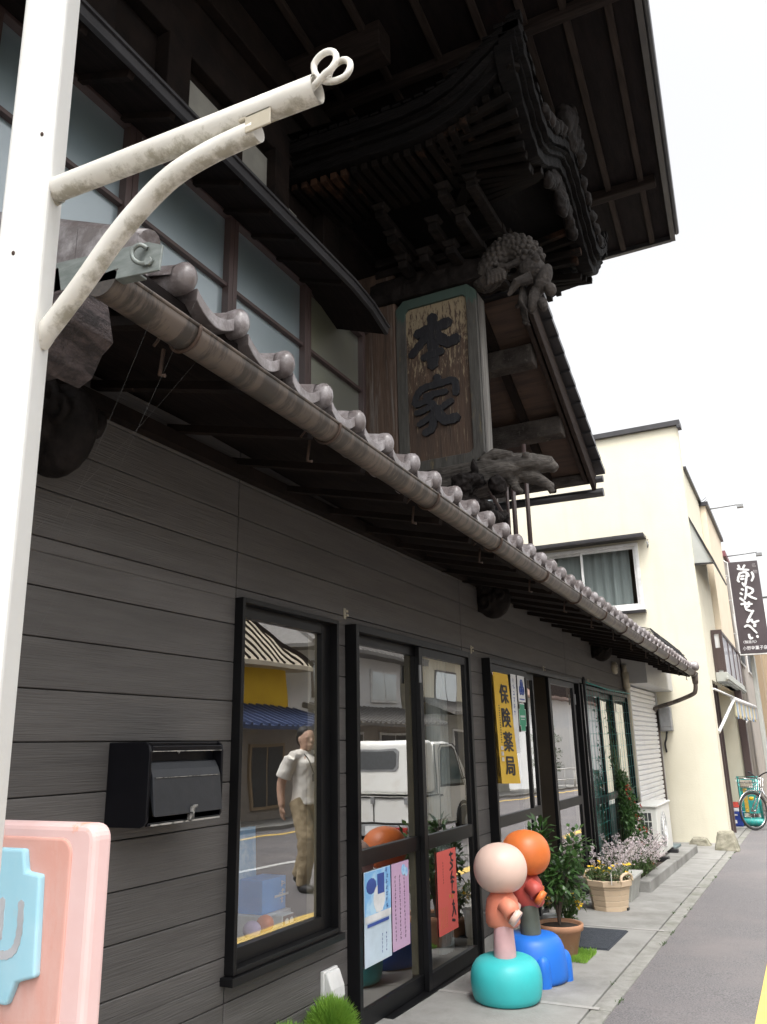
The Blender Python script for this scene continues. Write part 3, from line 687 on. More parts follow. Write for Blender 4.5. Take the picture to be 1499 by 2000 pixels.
for x in (1.62, 2.42, 3.35, 4.25, 5.2, 6.1, 7.0, 7.9, 8.8, 9.7, 10.6, 11.5, 12.4, 13.3):
    pts = []
    for k in range(15):
        t = math.pi*(.06-1.12*k/14); pts.append((x, -.775-.0565*math.cos(t), gz(x)+.012+.0565*math.sin(t)))
    g.tube(pts, .006, 6); g.tube([pts[-1], (x, -.69, gz(x)+.03), (x, -.66, gz(x)-.0)], .005, 6); g.tube([(x, -.70, gz(x)-.02), (x, -.69, gz(x)-.10), (x, -.71, gz(x)-.105)], .006, 6)
g.split('gutter_hanger', 'rust', gut, per=3)
g = G(); xe = 13.68; ze = gz(xe)
g.tube([(xe, -.775, ze+.0), (xe, -.775, ze-.14)], [.055, .04], 14)
g.tube(smooth_line([(xe, -.775, ze-.12), (xe, -.76, ze-.24), (xe+.03, -.70, ze-.30), (xe+.15, -.40, ze-.40), (xe+.3, -.1, ze-.47), (14.3, -.04, ze-.50)]), .033, 12)
g.tube([(14.3, -.04, ze-.50), (14.3, -.04, zg(14)+.02)], .033, 10)
g.build('downspout', 'gutter', gut)
# bird netting along the far end of the roof
g = G()
for i in range(17):
    x = 10.7+i*.18
    g.tube([(x, -.72, tz(x)+.05), (x+.02, -.62, tz(x)+.22), (x+.04, -.3, tz(x)+.30)], .006, 5)
for j in range(6):
    yy, dz = [(-.72, .05), (-.69, .11), (-.655, .17), (-.62, .22), (-.46, .26), (-.3, .30)][j]
    g.tube([(10.7+.3*k, yy+rng.uniform(-.01, .01), tz(10.7+.3*k)+dz) for k in range(11)], .006, 5)
g.build('roof_netting', 'dark', shop)
g = G(); g.lathe((13.74, -.80, tz(13.7)+.0), [(.075, .2), (.078, 0), (.07, -.03), (.04, -.05), (0, -.055)], 18, ax='y'); g.build('end_tile', 'tile', lower)

# carved brackets under the eave
def scroll(cx, cz, s, par, nm, mat='carve_dark', y0=-.24, seed=1):
    """a rounded carved bracket of scrolls, its face looking along the wall"""
    g = G(); w_ = s*.22
    g.ell((cx, y0*.5, cz), (w_, s*.42, s*.46), 20, 14); g.box(cx-w_*.8, cx+w_*.8, y0*.6, 0, cz-s*.3, cz+s*.42)
    for (dy, dz, rr) in ((.55, .22, .17), (.30, -.12, .14), (.82, .08, .12), (.28, .26, .11), (.5, -.05, .09)):
        for side in (-1, 1):
            P = []
            for k in range(22):
                t = k/21*2*math.pi*1.35; q = s*rr*(1.15-.65*k/21); P.append((cx+side*w_, y0*dy+q*math.cos(t)*.8, cz+s*dz+q*math.sin(t)))
            g.tube(P, [s*.05*(1-.35*k/21) for k in range(22)], 8)
    o = carved(g.build(nm, mat, par), .009, .006, .03); return o
scroll(1.78, 2.42, .36, shop, 'carved_bracket', seed=2); scroll(6.15, 2.50, .34, shop, 'carved_bracket', seed=3); scroll(10.1, 2.46, .30, shop, 'carved_bracket', seed=4)
g = G(); g.prism([(-.62, 2.62), (.1, 2.64), (.1, 2.42), (-.5, 2.40), (-.54, 2.35), (-.59, 2.37), (-.62, 2.43), (-.66, 2.46), (-.64, 2.54)], lambda u, v, q: (1.30+q, u, v), 0, .17)
g.build('carved_beam_end', 'beam_end', shop, bevel=.006)

# ---------------- upper storey
YW = .7
g = G(); g.box(.1, 9.5, YW+.05, 7.5, 2.7, 6.5); g.build('upper_volume', 'dark_wood', shop)
def upper_window(x0, x1, glass, z0=3.05, z1=4.75, rails=(3.62, 4.21)):
    g = G(); rect_frame(g, x0, x1, z0, z1, YW-.05, YW+.03, .042, .042, .05, .05)
    for z in rails: g.box(x0+.04, x1-.04, YW-.035, YW+.02, z-.012, z+.014)
    f = g.build('upper_window', 'brown_frame', shop, bevel=.003)
    g = G(); g.box(x0+.035, x1-.035, YW, YW+.012, z0+.04, z1-.04); g.build('pane', glass, f)
xs_ = [.045+.905*k for k in range(7)]
for k in range(6): upper_window(xs_[k]+.002, xs_[k+1]-.002, 'frost_yel' if k == 5 else 'frost')
upper_window(5.95, 6.9, 'frost'); upper_window(6.905, 7.85, 'frost'); upper_window(7.855, 8.8, 'frost')
g = G(); g.box(.05, 9.4, YW-.07, YW+.04, 4.75, 4.86); g.box(.05, 9.4, YW-.06, YW+.04, 2.98, 3.05); g.build('window_header', 'brown_frame', shop, bevel=.004)
# small canopy over the upper windows
def canopy_strip(x0, x1, bend):
    g = G(); xs = [x0, (x0+x1)/2, x1-.55, x1-.25, x1]; dz = [0, 0, -.015, -.05, -.13*bend]
    zE = [4.60+.0*0+d for d in dz]
    for i in range(4):
        a, b = xs[i], xs[i+1]; za, zb_ = zE[i], zE[i+1]
        g.hexa([(a, .27, za-.02), (b, .27, zb_-.02), (b, YW, zb_+.14), (a, YW, za+.14), (a, .27, za+.02), (b, .27, zb_+.02), (b, YW, zb_+.20), (a, YW, za+.20)])
    c = g.build('window_canopy', 'soffit', shop)
    g = G()
    for i in range(4):
        a, b = xs[i], xs[i+1]; za, zb_ = zE[i], zE[i+1]
        g.bar((a, .255, za), (b, .255, zb_), .03, .07); g.bar((a, .235, za+.03), (b, .235, zb_+.03), .02, .018)
    g.build('edge_flashing', 'flash', c, bevel=.003)
    g = G()
    for k in range(int((x1-x0)/.3)):
        x = x0+.15+.3*k
        if x < x1-.6: g.bar((x, .29, 4.565), (x, YW-.06, 4.70), .035, .04)
    g.split('canopy_rafter', 'dark_wood', c)
canopy_strip(-.2, 5.08, 1.0); canopy_strip(5.95, 8.2, .4)
# plaster strip between dark posts above the canopy
g = G()
for a, b, zt_ in ((3.16, 3.62, 5.50), (3.71, 4.10, 5.53), (4.28, 4.5, 5.3)): g.box(a, b, .72, .735, 5.0, zt_)
g.split('plaster_panel', 'plaster', shop)
g = G()
for x, w_ in ((2.4, .14), (3.06, .1), (3.665, .045), (4.19, .09), (4.9, .12)): g.box(x-w_, x+w_, .64, .748, 4.8, 5.6)
g.split('upper_post', 'dark_wood', shop, bevel=.008)
g = G(); g.box(0, 9.4, .66, .75, 5.602, 5.85); g.box(0, 9.4, .66, .75, 6.2, 6.5); g.split('upper_rail', 'dark_wood', shop, bevel=.01)

# ---------------- great eave overhead
ZE = 6.69
def ey(x): return -1.84+.0596*(x-5.13)
g = G(); XA, XB = -3.0, 8.34
g.hexa([(XA, ey(XA), ZE), (XB, ey(XB), ZE), (XB, 2.5, ZE), (XA, 2.5, ZE), (XA, ey(XA), ZE+.03), (XB, ey(XB), ZE+.03), (XB, 2.5, ZE+.03), (XA, 2.5, ZE+.03)])
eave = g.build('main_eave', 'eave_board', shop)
g = G()
g.bar((XA, ey(XA)-.02, ZE+.02), (XB+.02, ey(XB)-.02, ZE+.02), .05, .15); g.bar((XB+.0, ey(XB), ZE+.02), (XB+.0, 2.5, ZE+.02), .05, .15)
g.tube([(XA, ey(XA)-.065, ZE+.03), (XB, ey(XB)-.065, ZE+.03)], .03, 8)
g.split('eave_fascia', 'flash', eave)
g = G()
for x, y0, y1, s in ((4.48, -.08, 2.4, .2), (4.95, ey(4.95)+.06, 2.4, .075), (7.23, ey(7.23)+.06, 2.4, .1), (2.2, -.3, 2.4, .2), (1.2, ey(1.2)+.06, 2.4, .09), (-.6, ey(-.6)+.06, 2.4, .1), (6.1, -.2, 2.4, .2), (3.3, ey(3.3)+.06, 2.4, .08)):
    h = .26 if s >= .2 else .1
    g.bar((x, y0, ZE-h/2), (x, y1, ZE-h/2), s, h)
g.split('eave_beam', 'beam', eave, bevel=.012)
g = G()
for off in (.19, .5, .80, 1.12, 1.5, 1.95, 2.4):
    g.bar((XA, ey(XA)+off, ZE-.025), (XB-.05, ey(XB)+off, ZE-.025), .055, .05)
g.split('eave_batten', 'batten', eave, bevel=.005)
g = G()
g.hexa([(XA, ey(XA)-.05, ZE+.12), (XB+.05, ey(XB)-.05, ZE+.12), (XB+.05, 6, ZE+2.9), (XA, 6, ZE+2.9), (XA, ey(XA)-.05, ZE+.2), (XB+.05, ey(XB)-.05, ZE+.2), (XB+.05, 6, ZE+3.0), (XA, 6, ZE+3.0)])
g.build('main_roof', 'roof_grey', shop)

# ---------------- ornamental canopy roof above the signboard
XC, XL, XR, YF, YB = 5.70, 4.30, 7.08, -1.16, .75
def zf(x):
    u = (x-XC)/1.39; a = abs(u)
    return 5.46+.36*math.exp(-(u/.34)**2)-.07*math.exp(-((a-.60)/.2)**2)+.36*max(0, (a-.55)/.45)**2
def zs(x, y):
    k = math.exp(-((y-YF)/.42)**2); u = (x-XC)/1.39
    return 5.47+(zf(x)-5.47)*k+.06*max(0, (y+.2))
NX = 56
orn = G()
orn.grid(lambda u, v: (XL+(XR-XL)*u, YF+(YB-YF)*v, zs(XL+(XR-XL)*u, YF+(YB-YF)*v)+.13), NX, 14)
orn.grid(lambda u, v: (XL+(XR-XL)*u, YF+(YB-YF)*(1-v), zs(XL+(XR-XL)*u, YF+(YB-YF)*(1-v))+.26+.40*(1-abs(2*u-1)**2)*(1-v)**.8+.10*(1-v)), NX, 14)
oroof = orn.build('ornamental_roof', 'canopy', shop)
g = G()
def ribbon(g, pts, inward, w, h):
    """a board of width w, height h following pts along its lower outer edge"""
    n = len(pts); vs = []
    for (x, y, z), (ix, iy) in zip(pts, inward): vs += [(x, y, z), (x, y, z+h), (x+ix*w, y+iy*w, z+h), (x+ix*w, y+iy*w, z)]
    fs = [(0, 1, 2, 3), tuple(4*(n-1)+k for k in (3, 2, 1, 0))]
    for i in range(n-1):
        for k in range(4): fs.append((4*i+k, 4*i+4+k, 4*i+4+(k+1) % 4, 4*i+(k+1) % 4))
    g.add(vs, fs)
for k, (ins, dz, h) in enumerate(((0.0, .17, .09), (.035, .09, .085), (.07, .0, .095))):
    xs2 = [XL+(XR-XL)*i/60 for i in range(61)]
    ribbon(g, [(x, YF+ins+.004*math.sin(x*40+k), zs(x, YF)+dz+.004*math.sin(x*23)) for x in xs2], [(0, 1)]*61, .12, h)
    ys2 = [YF+(YB-YF)*i/30 for i in range(31)]
    ribbon(g, [(XL+ins, y, zs(XL, y)+dz+.002+.004*math.sin(y*31)) for y in ys2], [(1, 0)]*31, .12, h)
    ribbon(g, [(XR-ins, y, zs(XR, y)+dz+.002) for y in ys2], [(-1, 0)]*31, .12, h)
g.split('roof_fascia', 'canopy', oroof, bevel=.006)
g = G(); r2 = random.Random(3)
x = XL+.16
while x < XR-.14:
    if abs(x-XC) > .36:
        z = zs(x, YF)-.005+r2.uniform(-.012, .008); xj = x+r2.uniform(-.014, .014)
        if r2.random() > .07: g.bar((xj, YF+.12+r2.uniform(-.02, .05), z-.03), (x, YF+.75, 5.50-.0), .05*r2.uniform(.8, 1.1), .055)
    x += .086
y = YF+.22
while y < YB-.05:
    for X, sg in ((XL, 1), (XR, -1)):
        z = zs(X, y)-.005; g.bar((X+sg*.12, y, z-.03), (X+sg*.7, y, 5.5), .05, .055)
    y += .086
g.split('canopy_rafter', 'rafter', oroof, bevel=.004)
g = G()
g.bar((XL+.08, YF+.08, zs(XL, YF)-.02), (XL+.85, YF+.8, 5.46), .09, .1); g.bar((XR-.08, YF+.08, zs(XR, YF)-.02), (XR-.85, YF+.8, 5.46), .09, .1)
g.split('hip_rafter', 'rafter', oroof, bevel=.008)
# ragged ridge ornament and split shingle ends along the rim
g = G()
for k in range(34):
    x = XL+.02+(XR-XL-.04)*k/33+r2.uniform(-.02, .02); h = r2.uniform(.02, .07)
    g.box(x-.03, x+.03, YF-.015, YF+.08, zs(x, YF)+.262, zs(x, YF)+.262+h)
for k in range(22):
    y = YF+.06+(YB-YF-.1)*k/21; h = r2.uniform(.01, .035); g.box(XL-.008, XL+.08, y-.035, y+.03, zs(XL, y)+.264, zs(XL, y)+.264+h)
g.split('shingle_end', 'canopy', oroof)
g = G()
for k in range(7):
    a = math.pi*k/6; g.ell((XC+.22*math.cos(a), YF-.01, zf(XC)+.32+.16*math.sin(a)), (.1, .07, .1), 10, 8)
g.ell((XC, YF, zf(XC)+.36), (.2, .06, .13), 12, 8); g.ell((XC-.02, YF-.03, zf(XC)+.52), (.08, .06, .13), 10, 8)
for sx_ in (-1, 1):
    for k in range(5): g.ell((XC+sx_*(.35+.13*k), YF+.0, zs(XC+sx_*(.35+.13*k), YF)+.31+.02*(k % 2)), (.08, .05, .06), 10, 7)
carved(g.build('ridge_ornament', 'carve_dark', oroof), .014, .035, .05)
g = G()
g.ell((XC, YF+.14, zf(XC)-.06), (.30, .05, .16), 14, 8); g.ell((XC, YF+.12, zf(XC)-.22), (.12, .06, .14), 12, 8)
for s_ in (-1, 1):
    for k in range(4): g.ell((XC+s_*(.14+.08*k), YF+.13, zf(XC)-.12-.05*k), (.08, .05, .07), 10, 7)
carved(g.build('gable_pendant', 'carve_dark', oroof), .012, .03, .045)
# bracket complex
g = G()
for t in range(4):
    z = 5.02+.11*t; hx = .22+.20*t; y0 = -.10-.17*t
    for xx in (XC-.18, XC, XC+.18): g.box(xx-.04, xx+.04, y0, .55, z, z+.065)
    for yy in (y0+.05, y0+.28, .2): g.box(XC-hx, XC+hx, yy-.04, yy+.04, z+.002, z+.067)
    for xx in (XC-hx+.03, XC, XC+hx-.03):
        for yy in (y0+.05, y0+.28, .2): g.hexa([(xx-.04, yy-.04, z+.069), (xx+.04, yy-.04, z+.069), (xx+.04, yy+.04, z+.069), (xx-.04, yy+.04, z+.069), (xx-.065, yy-.065, z+.109), (xx+.065, yy-.065, z+.109), (xx+.065, yy+.065, z+.109), (xx-.065, yy+.065, z+.109)])
g.build('bracket_block', 'carve_dark', oroof, bevel=.008)
# posts and beams that carry the sign
g = G(); g.box(5.5, 5.82, .38, .78, 2.9, 5.3); g.box(5.494, 5.506, .385, .52, 2.9, 5.0) if False else None
g.build('sign_post', 'post', shop, bevel=.015)
g = G(); g.prism([(.6, 4.97), (.6, 5.17), (.1, 5.2), (-.25, 5.19), (-.5, 5.12), (-.55, 4.98), (-.3, 4.97)], lambda u, v, q: (5.47+q, u, v), 0, .30)
carved(g.build('upper_sign_beam', 'carve_dark', shop), .016, .03, .09)
g = G()
g.prism([(.7, 3.20), (.7, 3.42), (-.35, 3.425), (-.45, 3.40), (-.42, 3.24), (-.2, 3.215)], lambda u, v, q: (5.44+q, u, v), 0, .28)
g.ell((5.58, -.45, 3.34), (.16, .22, .10), 16, 10); g.ell((5.58, -.60, 3.36), (.13, .20, .075), 16, 10)
g.tube([(5.58, -.5, 3.38), (5.58, -.68, 3.37), (5.58, -.80, 3.35), (5.58, -.85, 3.30)], [.11, .085, .06, .03], 12)
g.tube([(5.56, -.60, 3.30), (5.56, -.72, 3.24), (5.56, -.80, 3.17), (5.56, -.81, 3.12)], [.06, .045, .035, .02], 10)
g.tube([(5.52, -.52, 3.28), (5.52, -.56, 3.18), (5.52, -.60, 3.15)], [.05, .03, .02], 8); g.tube([(5.5, -.30, 3.43), (5.5, -.42, 3.47), (5.5, -.55, 3.45)], [.04, .05, .02], 8)
for s_ in (-1, 1): g.ell((5.58+s_*.1, -.66, 3.41), (.03, .035, .03), 8, 6)
carved(g.build('lower_sign_beam', 'carve_light', shop), .009, .012, .03)
g = G()
g.tube(smooth_line([(5.6, -.28, 5.05), (5.58, -.40, 5.0), (5.55, -.50, 5.10), (5.55, -.62, 5.19), (5.55, -.74, 5.14), (5.55, -.80, 5.0)]), [.05, .06, .07, .08, .09, .10, .11, .115, .12, .12, .12, .12, .115, .115, .11, .11, .11, .11, .11, .11, .11, .11, .11, .11, .11, .11, .11, .11, .11, .11, .11][:31], 12)
g.ell((5.54, -.80, 4.94), (.12, .11, .10), 16, 10); g.ell((5.54, -.88, 4.84), (.08, .06, .13), 14, 10, Matrix.Rotation(.45, 3, 'X'))
g.ell((5.54, -.93, 4.74), (.065, .045, .05), 12, 8); g.ell((5.54, -.80, 4.70), (.06, .05, .13), 12, 8, Matrix.Rotation(.3, 3, 'X')); g.ell((5.54, -.86, 4.63), (.05, .04, .06), 10, 8)
for k in range(7): g.ell((5.54, -.50-.045*k, 5.20+.06*math.sin(k*.55)), (.02, .022, .05), 8, 6)
for s_ in (-1, 1):
    g.ell((5.54+s_*.09, -.86, 4.98), (.035, .035, .035), 10, 8)
    g.tube([(5.54+s_*.06, -.74, 5.02), (5.54+s_*.09, -.62, 4.98), (5.54+s_*.1, -.52, 5.03)], [.035, .028, .01], 8)
    g.tube([(5.54+s_*.07, -.80, 4.84), (5.54+s_*.12, -.70, 4.80), (5.54+s_*.1, -.62, 4.72)], [.05, .04, .015], 8)
for k in range(5): g.tube([(5.46, -.55+.02*k, 4.98), (5.44, -.60+.03*k, 4.92), (5.45, -.60+.035*k, 4.87)], [.03, .025, .012], 8)
for k in range(6): g.tube([(5.5+.015*k, -.72, 4.80-.02*k), (5.5+.015*k, -.70, 4.68-.03*k), (5.5+.015*k, -.74, 4.60-.02*k)], [.025, .02, .006], 6)
DP = smooth_line([(5.6, -.28, 5.05), (5.58, -.40, 5.0), (5.55, -.50, 5.10), (5.55, -.62, 5.19), (5.55, -.74, 5.14), (5.55, -.80, 5.0)])
for i in range(8, len(DP)-2):
    d_ = (DP[i+1]-DP[i-1]).normalized(); s1 = d_.cross(Vector((1, 0, 0))).normalized()
    for k in range(9):
        a_ = math.pi*2*(k+.5*(i % 2))/9; n_ = Vector((1, 0, 0))*math.cos(a_)+s1*math.sin(a_); g.ell(DP[i]+n_*.108+d_*.008, (.024, .022, .024), 7, 5)
carved(g.build('dragon_carving', 'dragon', shop), .006, .009, .018)
g = G()
for _ in range(26):
    g.ell((5.2+rng.uniform(-.12, .2), -.34+rng.uniform(-.2, .16), 3.06+rng.uniform(-.16, .13)), (rng.uniform(.05, .12), rng.uniform(.05, .1), rng.uniform(.03, .07)), 10, 7)
g.ell((5.18, -.36, 3.27), (.03, .03, .08), 8, 6)
carved(g.build('carved_ridge_end', 'carve_dark', shop), .011, .05, .04)
g = G()
g.tube([(5.95, -.35, 2.72), (5.95, -.35, 3.6)], .014, 8); g.tube([(6.12, -.35, 2.72), (6.12, -.35, 3.6)], .02, 8); g.tube([(6.52, -.35, 2.72), (6.52, -.35, 3.9)], .02, 8)
g.tube([(5.95, -.35, 3.05), (5.5, -.3, 3.3)], .014, 8)
g.split('support_rod', 'brown_frame', shop)

# ---------------- side gable beyond the sign
def gzs(x): return 3.90-.523*(x-7.8)
GX0, GX1, GY0, GY1 = 5.86, 7.84, -.64, 1.6
g = G()
g.hexa([(GX0, GY0, gzs(GX0)), (GX1, GY0, gzs(GX1)), (GX1, GY1, gzs(GX1)), (GX0, GY1, gzs(GX0)), (GX0, GY0, gzs(GX0)+.05), (GX1, GY0, gzs(GX1)+.05), (GX1, GY1, gzs(GX1)+.05), (GX0, GY1, gzs(GX0)+.05)])
gab = g.build('side_gable', mk('gable_soffit_board', (.075, .045, .032), (.036, .023, .018), rough=.75, nscale=2.5, stretch=(9, .8, 9), bump=.3, bscale=6, bstretch=(14, 1, 14)), shop)
g = G(); g.bar((GX0, GY0-.03, gzs(GX0)-.02), (GX1, GY0-.03, gzs(GX1)-.02), .04, .19); g.bar((GX0, GY0+.03, gzs(GX0)-.06), (GX1-.1, GY0+.03, gzs(GX1-.1)-.06), .04, .08)
g.split('bargeboard', 'batten', gab, bevel=.006)
g = G(); k = 0; x = GX0
while x < GX1+.02:
    g.bar((x, GY0-.07, gzs(x)+.13), (x+.2, GY0-.07, gzs(x+.2)+.16), .12, .045); g.bar((x, GY0+.35, gzs(x)+.10), (x+.2, GY0+.35, gzs(x+.2)+.13), .7, .04); x += .17
g.build('verge_tile', 'flash', gab)
g = G()
for x, y0 in ((7.0, -.60), (6.25, -.58)): g.bar((x, y0, gzs(x)-.13), (x, 1.5, gzs(x)-.13), .15, .18)
g.bar((7.74, GY0, gzs(7.74)-.04), (7.74, 1.5, gzs(7.74)-.04), .10, .09)
g.split('purlin', 'carve', gab, bevel=.01)
g = G()
for y in (-.25, .2): g.bar((GX0, y, gzs(GX0)-.03), (GX1, y, gzs(GX1)-.03), .07, .06)
g.split('gable_rafter', 'dark_wood', gab)
g = G(); g.tube([(7.90, -.74, 3.78), (7.90, 1.0, 3.80)], .045, 12); g.tube([(7.84, -.76, 3.90), (7.84, 1.0, 3.92)], .035, 10)
g.split('gable_gutter', 'flash', gab)
# ------------------------------------------------------------------ lettered wooden signboard (hangs square to the street)
sb = thing('wooden_signboard', 'thick old wooden signboard with raised black characters 本家 and green corners, hung above the tiled eave', 'signboard', (5.62, 0, 3.45))
FX = 5.50
SY0, SY1, SZ0, SZ1 = -.335, .375, 3.44, 4.965
g = G(); c = .07
oct_ = [(SY0+c, SZ0), (SY1-c, SZ0), (SY1, SZ0+c), (SY1, SZ1-c), (SY1-c, SZ1), (SY0+c, SZ1), (SY0, SZ1-c), (SY0, SZ0+c)]
g.prism(oct_, lambda u, v, q: (FX+.03+q, u, v), 0, .19)
g.build('board', 'signgrey', sb, bevel=.006)
g = G()
def fr(u, v, q): return (FX+q, u, v)
t = .085
inn = [(SY0+t+.03, SZ0+t), (SY1-t-.03, SZ0+t), (SY1-t, SZ0+t+.03), (SY1-t, SZ1-t-.03), (SY1-t-.03, SZ1-t), (SY0+t+.03, SZ1-t), (SY0+t, SZ1-t-.03), (SY0+t, SZ0+t+.03)]
n = 8; vs = [fr(u, v, 0) for u, v in oct_]+[fr(u, v, 0) for u, v in inn]+[fr(u, v, .05) for u, v in oct_]+[fr(u, v, .024) for u, v in inn]
fs = []
for i in range(8):
    j = (i+1) % 8; fs += [(i, j, 8+j, 8+i), (i, 16+i, 16+j, j), (8+i, 8+j, 24+j, 24+i)]
g.add(vs, fs); g.build('border', 'signgreen', sb, bevel=.004)
g = G(); g.prism(inn, lambda u, v, q: (FX+.022+q, u, v), 0, .02); g.build('face', 'signface', sb)
HON = [([(0.2, 4.630), (.05, 4.652), (-0.10, 4.675)], .085), ([(0.05, 4.77), (.05, 4.55), (0.062, 4.31)], .088), ([(0.09, 4.605), (.17, 4.53), (0.25, 4.450)], .06), ([(0.02, 4.595), (-0.07, 4.50), (-0.165, 4.515)], .082), ([(0.15, 4.405), (.06, 4.42), (-0.03, 4.432)], .06)]
KA = [([(0.03, 4.225), (0.021, 4.14)], .06), ([(0.235, 4.015), (0.20, 4.10), (0.136, 4.142), (0, 4.15), (-0.115, 4.15), (-0.127, 4.03)], .052), ([(0.145, 4.068), (.05, 4.07), (-0.05, 4.072)], .045),
      ([(0.06, 4.09), (0.115, 4.03), (0.225, 4.005)], .045), ([(0.111, 4.021), (0.062, 3.959), (0.07, 3.86), (0.091, 3.78), (0.155, 3.755)], .058), ([(0.225, 3.935), (.16, 3.945), (0.10, 3.965)], .045), ([(0.205, 3.83), (.14, 3.86), (0.075, 3.90)], .045), ([(-0.095, 3.985), (-.04, 3.96), (0.03, 3.92)], .048), ([(0.05, 3.955), (-0.02, 3.835), (-0.135, 3.835)], .072)]
g = G()
for i, (st, wd) in enumerate(HON+KA): brush(g, st, wd*1.14, lambda u, v, q: (FX+.022-q, u, v), -.002, .016+.0008*i, taper=(.8, .95))
g.build('lettering', 'signink', sb, bevel=.004)

# ------------------------------------------------------------------ lamp post in the foreground
lp = thing('lamp_post', 'white painted steel post with banner arms, close in front of the shop', 'post', (1.03, -.95, 0))
g = G(); th = .05
ang = math.radians(30); ax = Vector((math.sin(ang), -math.cos(ang), 0)); bx = Vector((math.cos(ang), math.sin(ang), 0))
def ring(c, r, wd): 
    out = []
    for sx, sy in ((-1, -1), (1, -1), (1, 1), (-1, 1)):
        out.append(Vector(c)+ax*sx*wd+bx*sy*wd)
    return out
pb, pt = Vector((1.017, -.905, zg(1)-.02)), Vector((.935, -.93, 4.6))
g.hexa(ring(pb, 0, .045)+ring(pt, 0, .045)); g.build('shaft', 'white_paint', lp, bevel=.012, seg=3)
g = G(); fx = -ax
for z, o in ((1.78, .0), (1.93, -.01), (1.22, .0), (2.62, .012), (2.34, -.02)):
    t_ = (z-pb.z)/(pt.z-pb.z); c_ = pb.lerp(pt, t_)-bx*.0455+ax*(o+.01); g.ell(c_, (.0035, .0035, .005), 8, 6)
g.split('rust_spot', 'rust', lp)
g = G(); A0 = Vector((.99, -.945, 2.525)); A1 = Vector((.987, -1.60, 2.487))
A0 = Vector((.985, -.93, 2.512))
nA = 14; g.tube([A0.lerp(A1, k/nA) for k in range(nA+1)], .0245, 20, caps=False); g.tube([A1.lerp(A0, k/nA) for k in range(nA+1)], .021, 20, caps=False)
rg = []
for k in range(15): rg.append((A1.x+.0245*math.cos(k*6.283/15)*.0, A1.y, A1.z))
g.build('banner_arm', 'white_worn', lp)
g = G()
sp = []
c0 = Vector((.985, -1.618, 2.523))
for k in range(40):
    t = k/39*2*math.pi*1.72-1.3; rad = .027-.004*k/39
    off = .017 if k > 20 else 0
    sp.append((c0.x-.012+.024*k/39, c0.y-rad*math.cos(t)-(.022*min(1, max(0, (k-14)/10))), c0.z+rad*math.sin(t)-(.014*min(1, max(0, (k-14)/10)))))
g.tube([(.985, -1.56, 2.485), (.98, -1.59, 2.483)]+sp, .0058, 10); g.build('ring_hook', 'white_worn', lp)
g = G(); br = smooth_line([(1.0, -.95, 2.175), (.998, -1.05, 2.262), (.995, -1.15, 2.355), (.992, -1.26, 2.425), (.99, -1.36, 2.448), (.988, -1.475, 2.452)], 6)
g.tube(br, .0205, 18); g.build('brace', 'white_worn', lp)
g = G(); g.box(.968, 1.0, -1.515, -1.445, 2.468, 2.474); g.box(.968, .972, -1.515, -1.46, 2.437, 2.474); g.build('bracket', 'beige_pl', lp, bevel=.002)
g = G()
g.tube([(.99, -.930, 2.51), (.989, -.965, 2.511)], [.027, .0255], 14, caps=False); g.tube([(1.0, -.945, 2.172), (1.0, -.962, 2.186)], [.023, .0215], 14, caps=False); g.split('weld_bead', 'white_worn', lp)

# steel angle of a sign frame
sa = thing('steel_bracket', 'grey-green galvanised steel angle with hooked bolt, jutting over the gutter end', 'bracket', (1.32, -.3, 2.6))
g = G()
def sang(y): return 2.60+.155*(y+.81)
pl = [(-.815, 2.655), (-.845, 2.625), (-.835, 2.59), (.25, 2.735), (.25, 2.835)]
g.prism([(-.925, 2.592), (-.972, 2.568), (-.966, 2.50), (.3, 2.655), (.3, 2.745)], lambda u, v, q: (1.30+q, u, v), 0, .006)
g.hexa([(1.306, -.90, 2.508), (1.33, -.90, 2.508), (1.33, .3, 2.655), (1.306, .3, 2.655), (1.306, -.90, 2.514), (1.33, -.90, 2.514), (1.33, .3, 2.661), (1.306, .3, 2.661)])
g.build('angle', 'steel', sa, bevel=.002)
g = G(); g.tube(smooth_line([(1.298, -.925, 2.572), (1.285, -.912, 2.578), (1.28, -.895, 2.566), (1.283, -.897, 2.542), (1.29, -.915, 2.528), (1.298, -.935, 2.53)]), .006, 8); g.tube([(1.29, -.935, 2.53), (1.30, -.935, 2.53)], .012, 6)
g.build('hook_bolt', 'steel', sa)
tb = thing('steel_bracket', 'white square tube running beside the galvanised angle, above the plank wall', 'bar', (1.35, .2, 2.7)) if False else None

# ------------------------------------------------------------------ pink sign with pale blue cross
pk = thing('pink_sign_block', 'rounded faded pink block with a pale blue cross emblem beside the white post', 'sign', (1.35, -.75, zg(1.3)))
def rrect(y0, y1, z0, z1, r, k=6):
    o = []
    for cy, cz, a0 in ((y1-r, z1-r, 0), (y0+r, z1-r, 90), (y0+r, z0+r, 180), (y1-r, z0+r, 270)):
        for i in range(k+1):
            a = R(a0+90*i/k); o.append((cy+r*math.cos(a), cz+r*math.sin(a)))
    return o
g = G(); pr = rrect(-.948, -.38, .25, 1.252, .03)
g.prism(pr, lambda u, v, q: (1.245+q, u, v), 0, .05); g.build('rim', 'pink_rim', pk, bevel=.013, seg=3)
g = G(); g.prism(rrect(-.893, -.43, .29, 1.226, .03), lambda u, v, q: (1.244-q, u, v), -.01, .003); g.build('panel', 'pink', pk, bevel=.006, seg=3)
g = G(); g.box(1.23, 1.32, -.93, -.41, zg(1.3)-.01, .252); g.build('base', 'pink_rim', pk, bevel=.01)
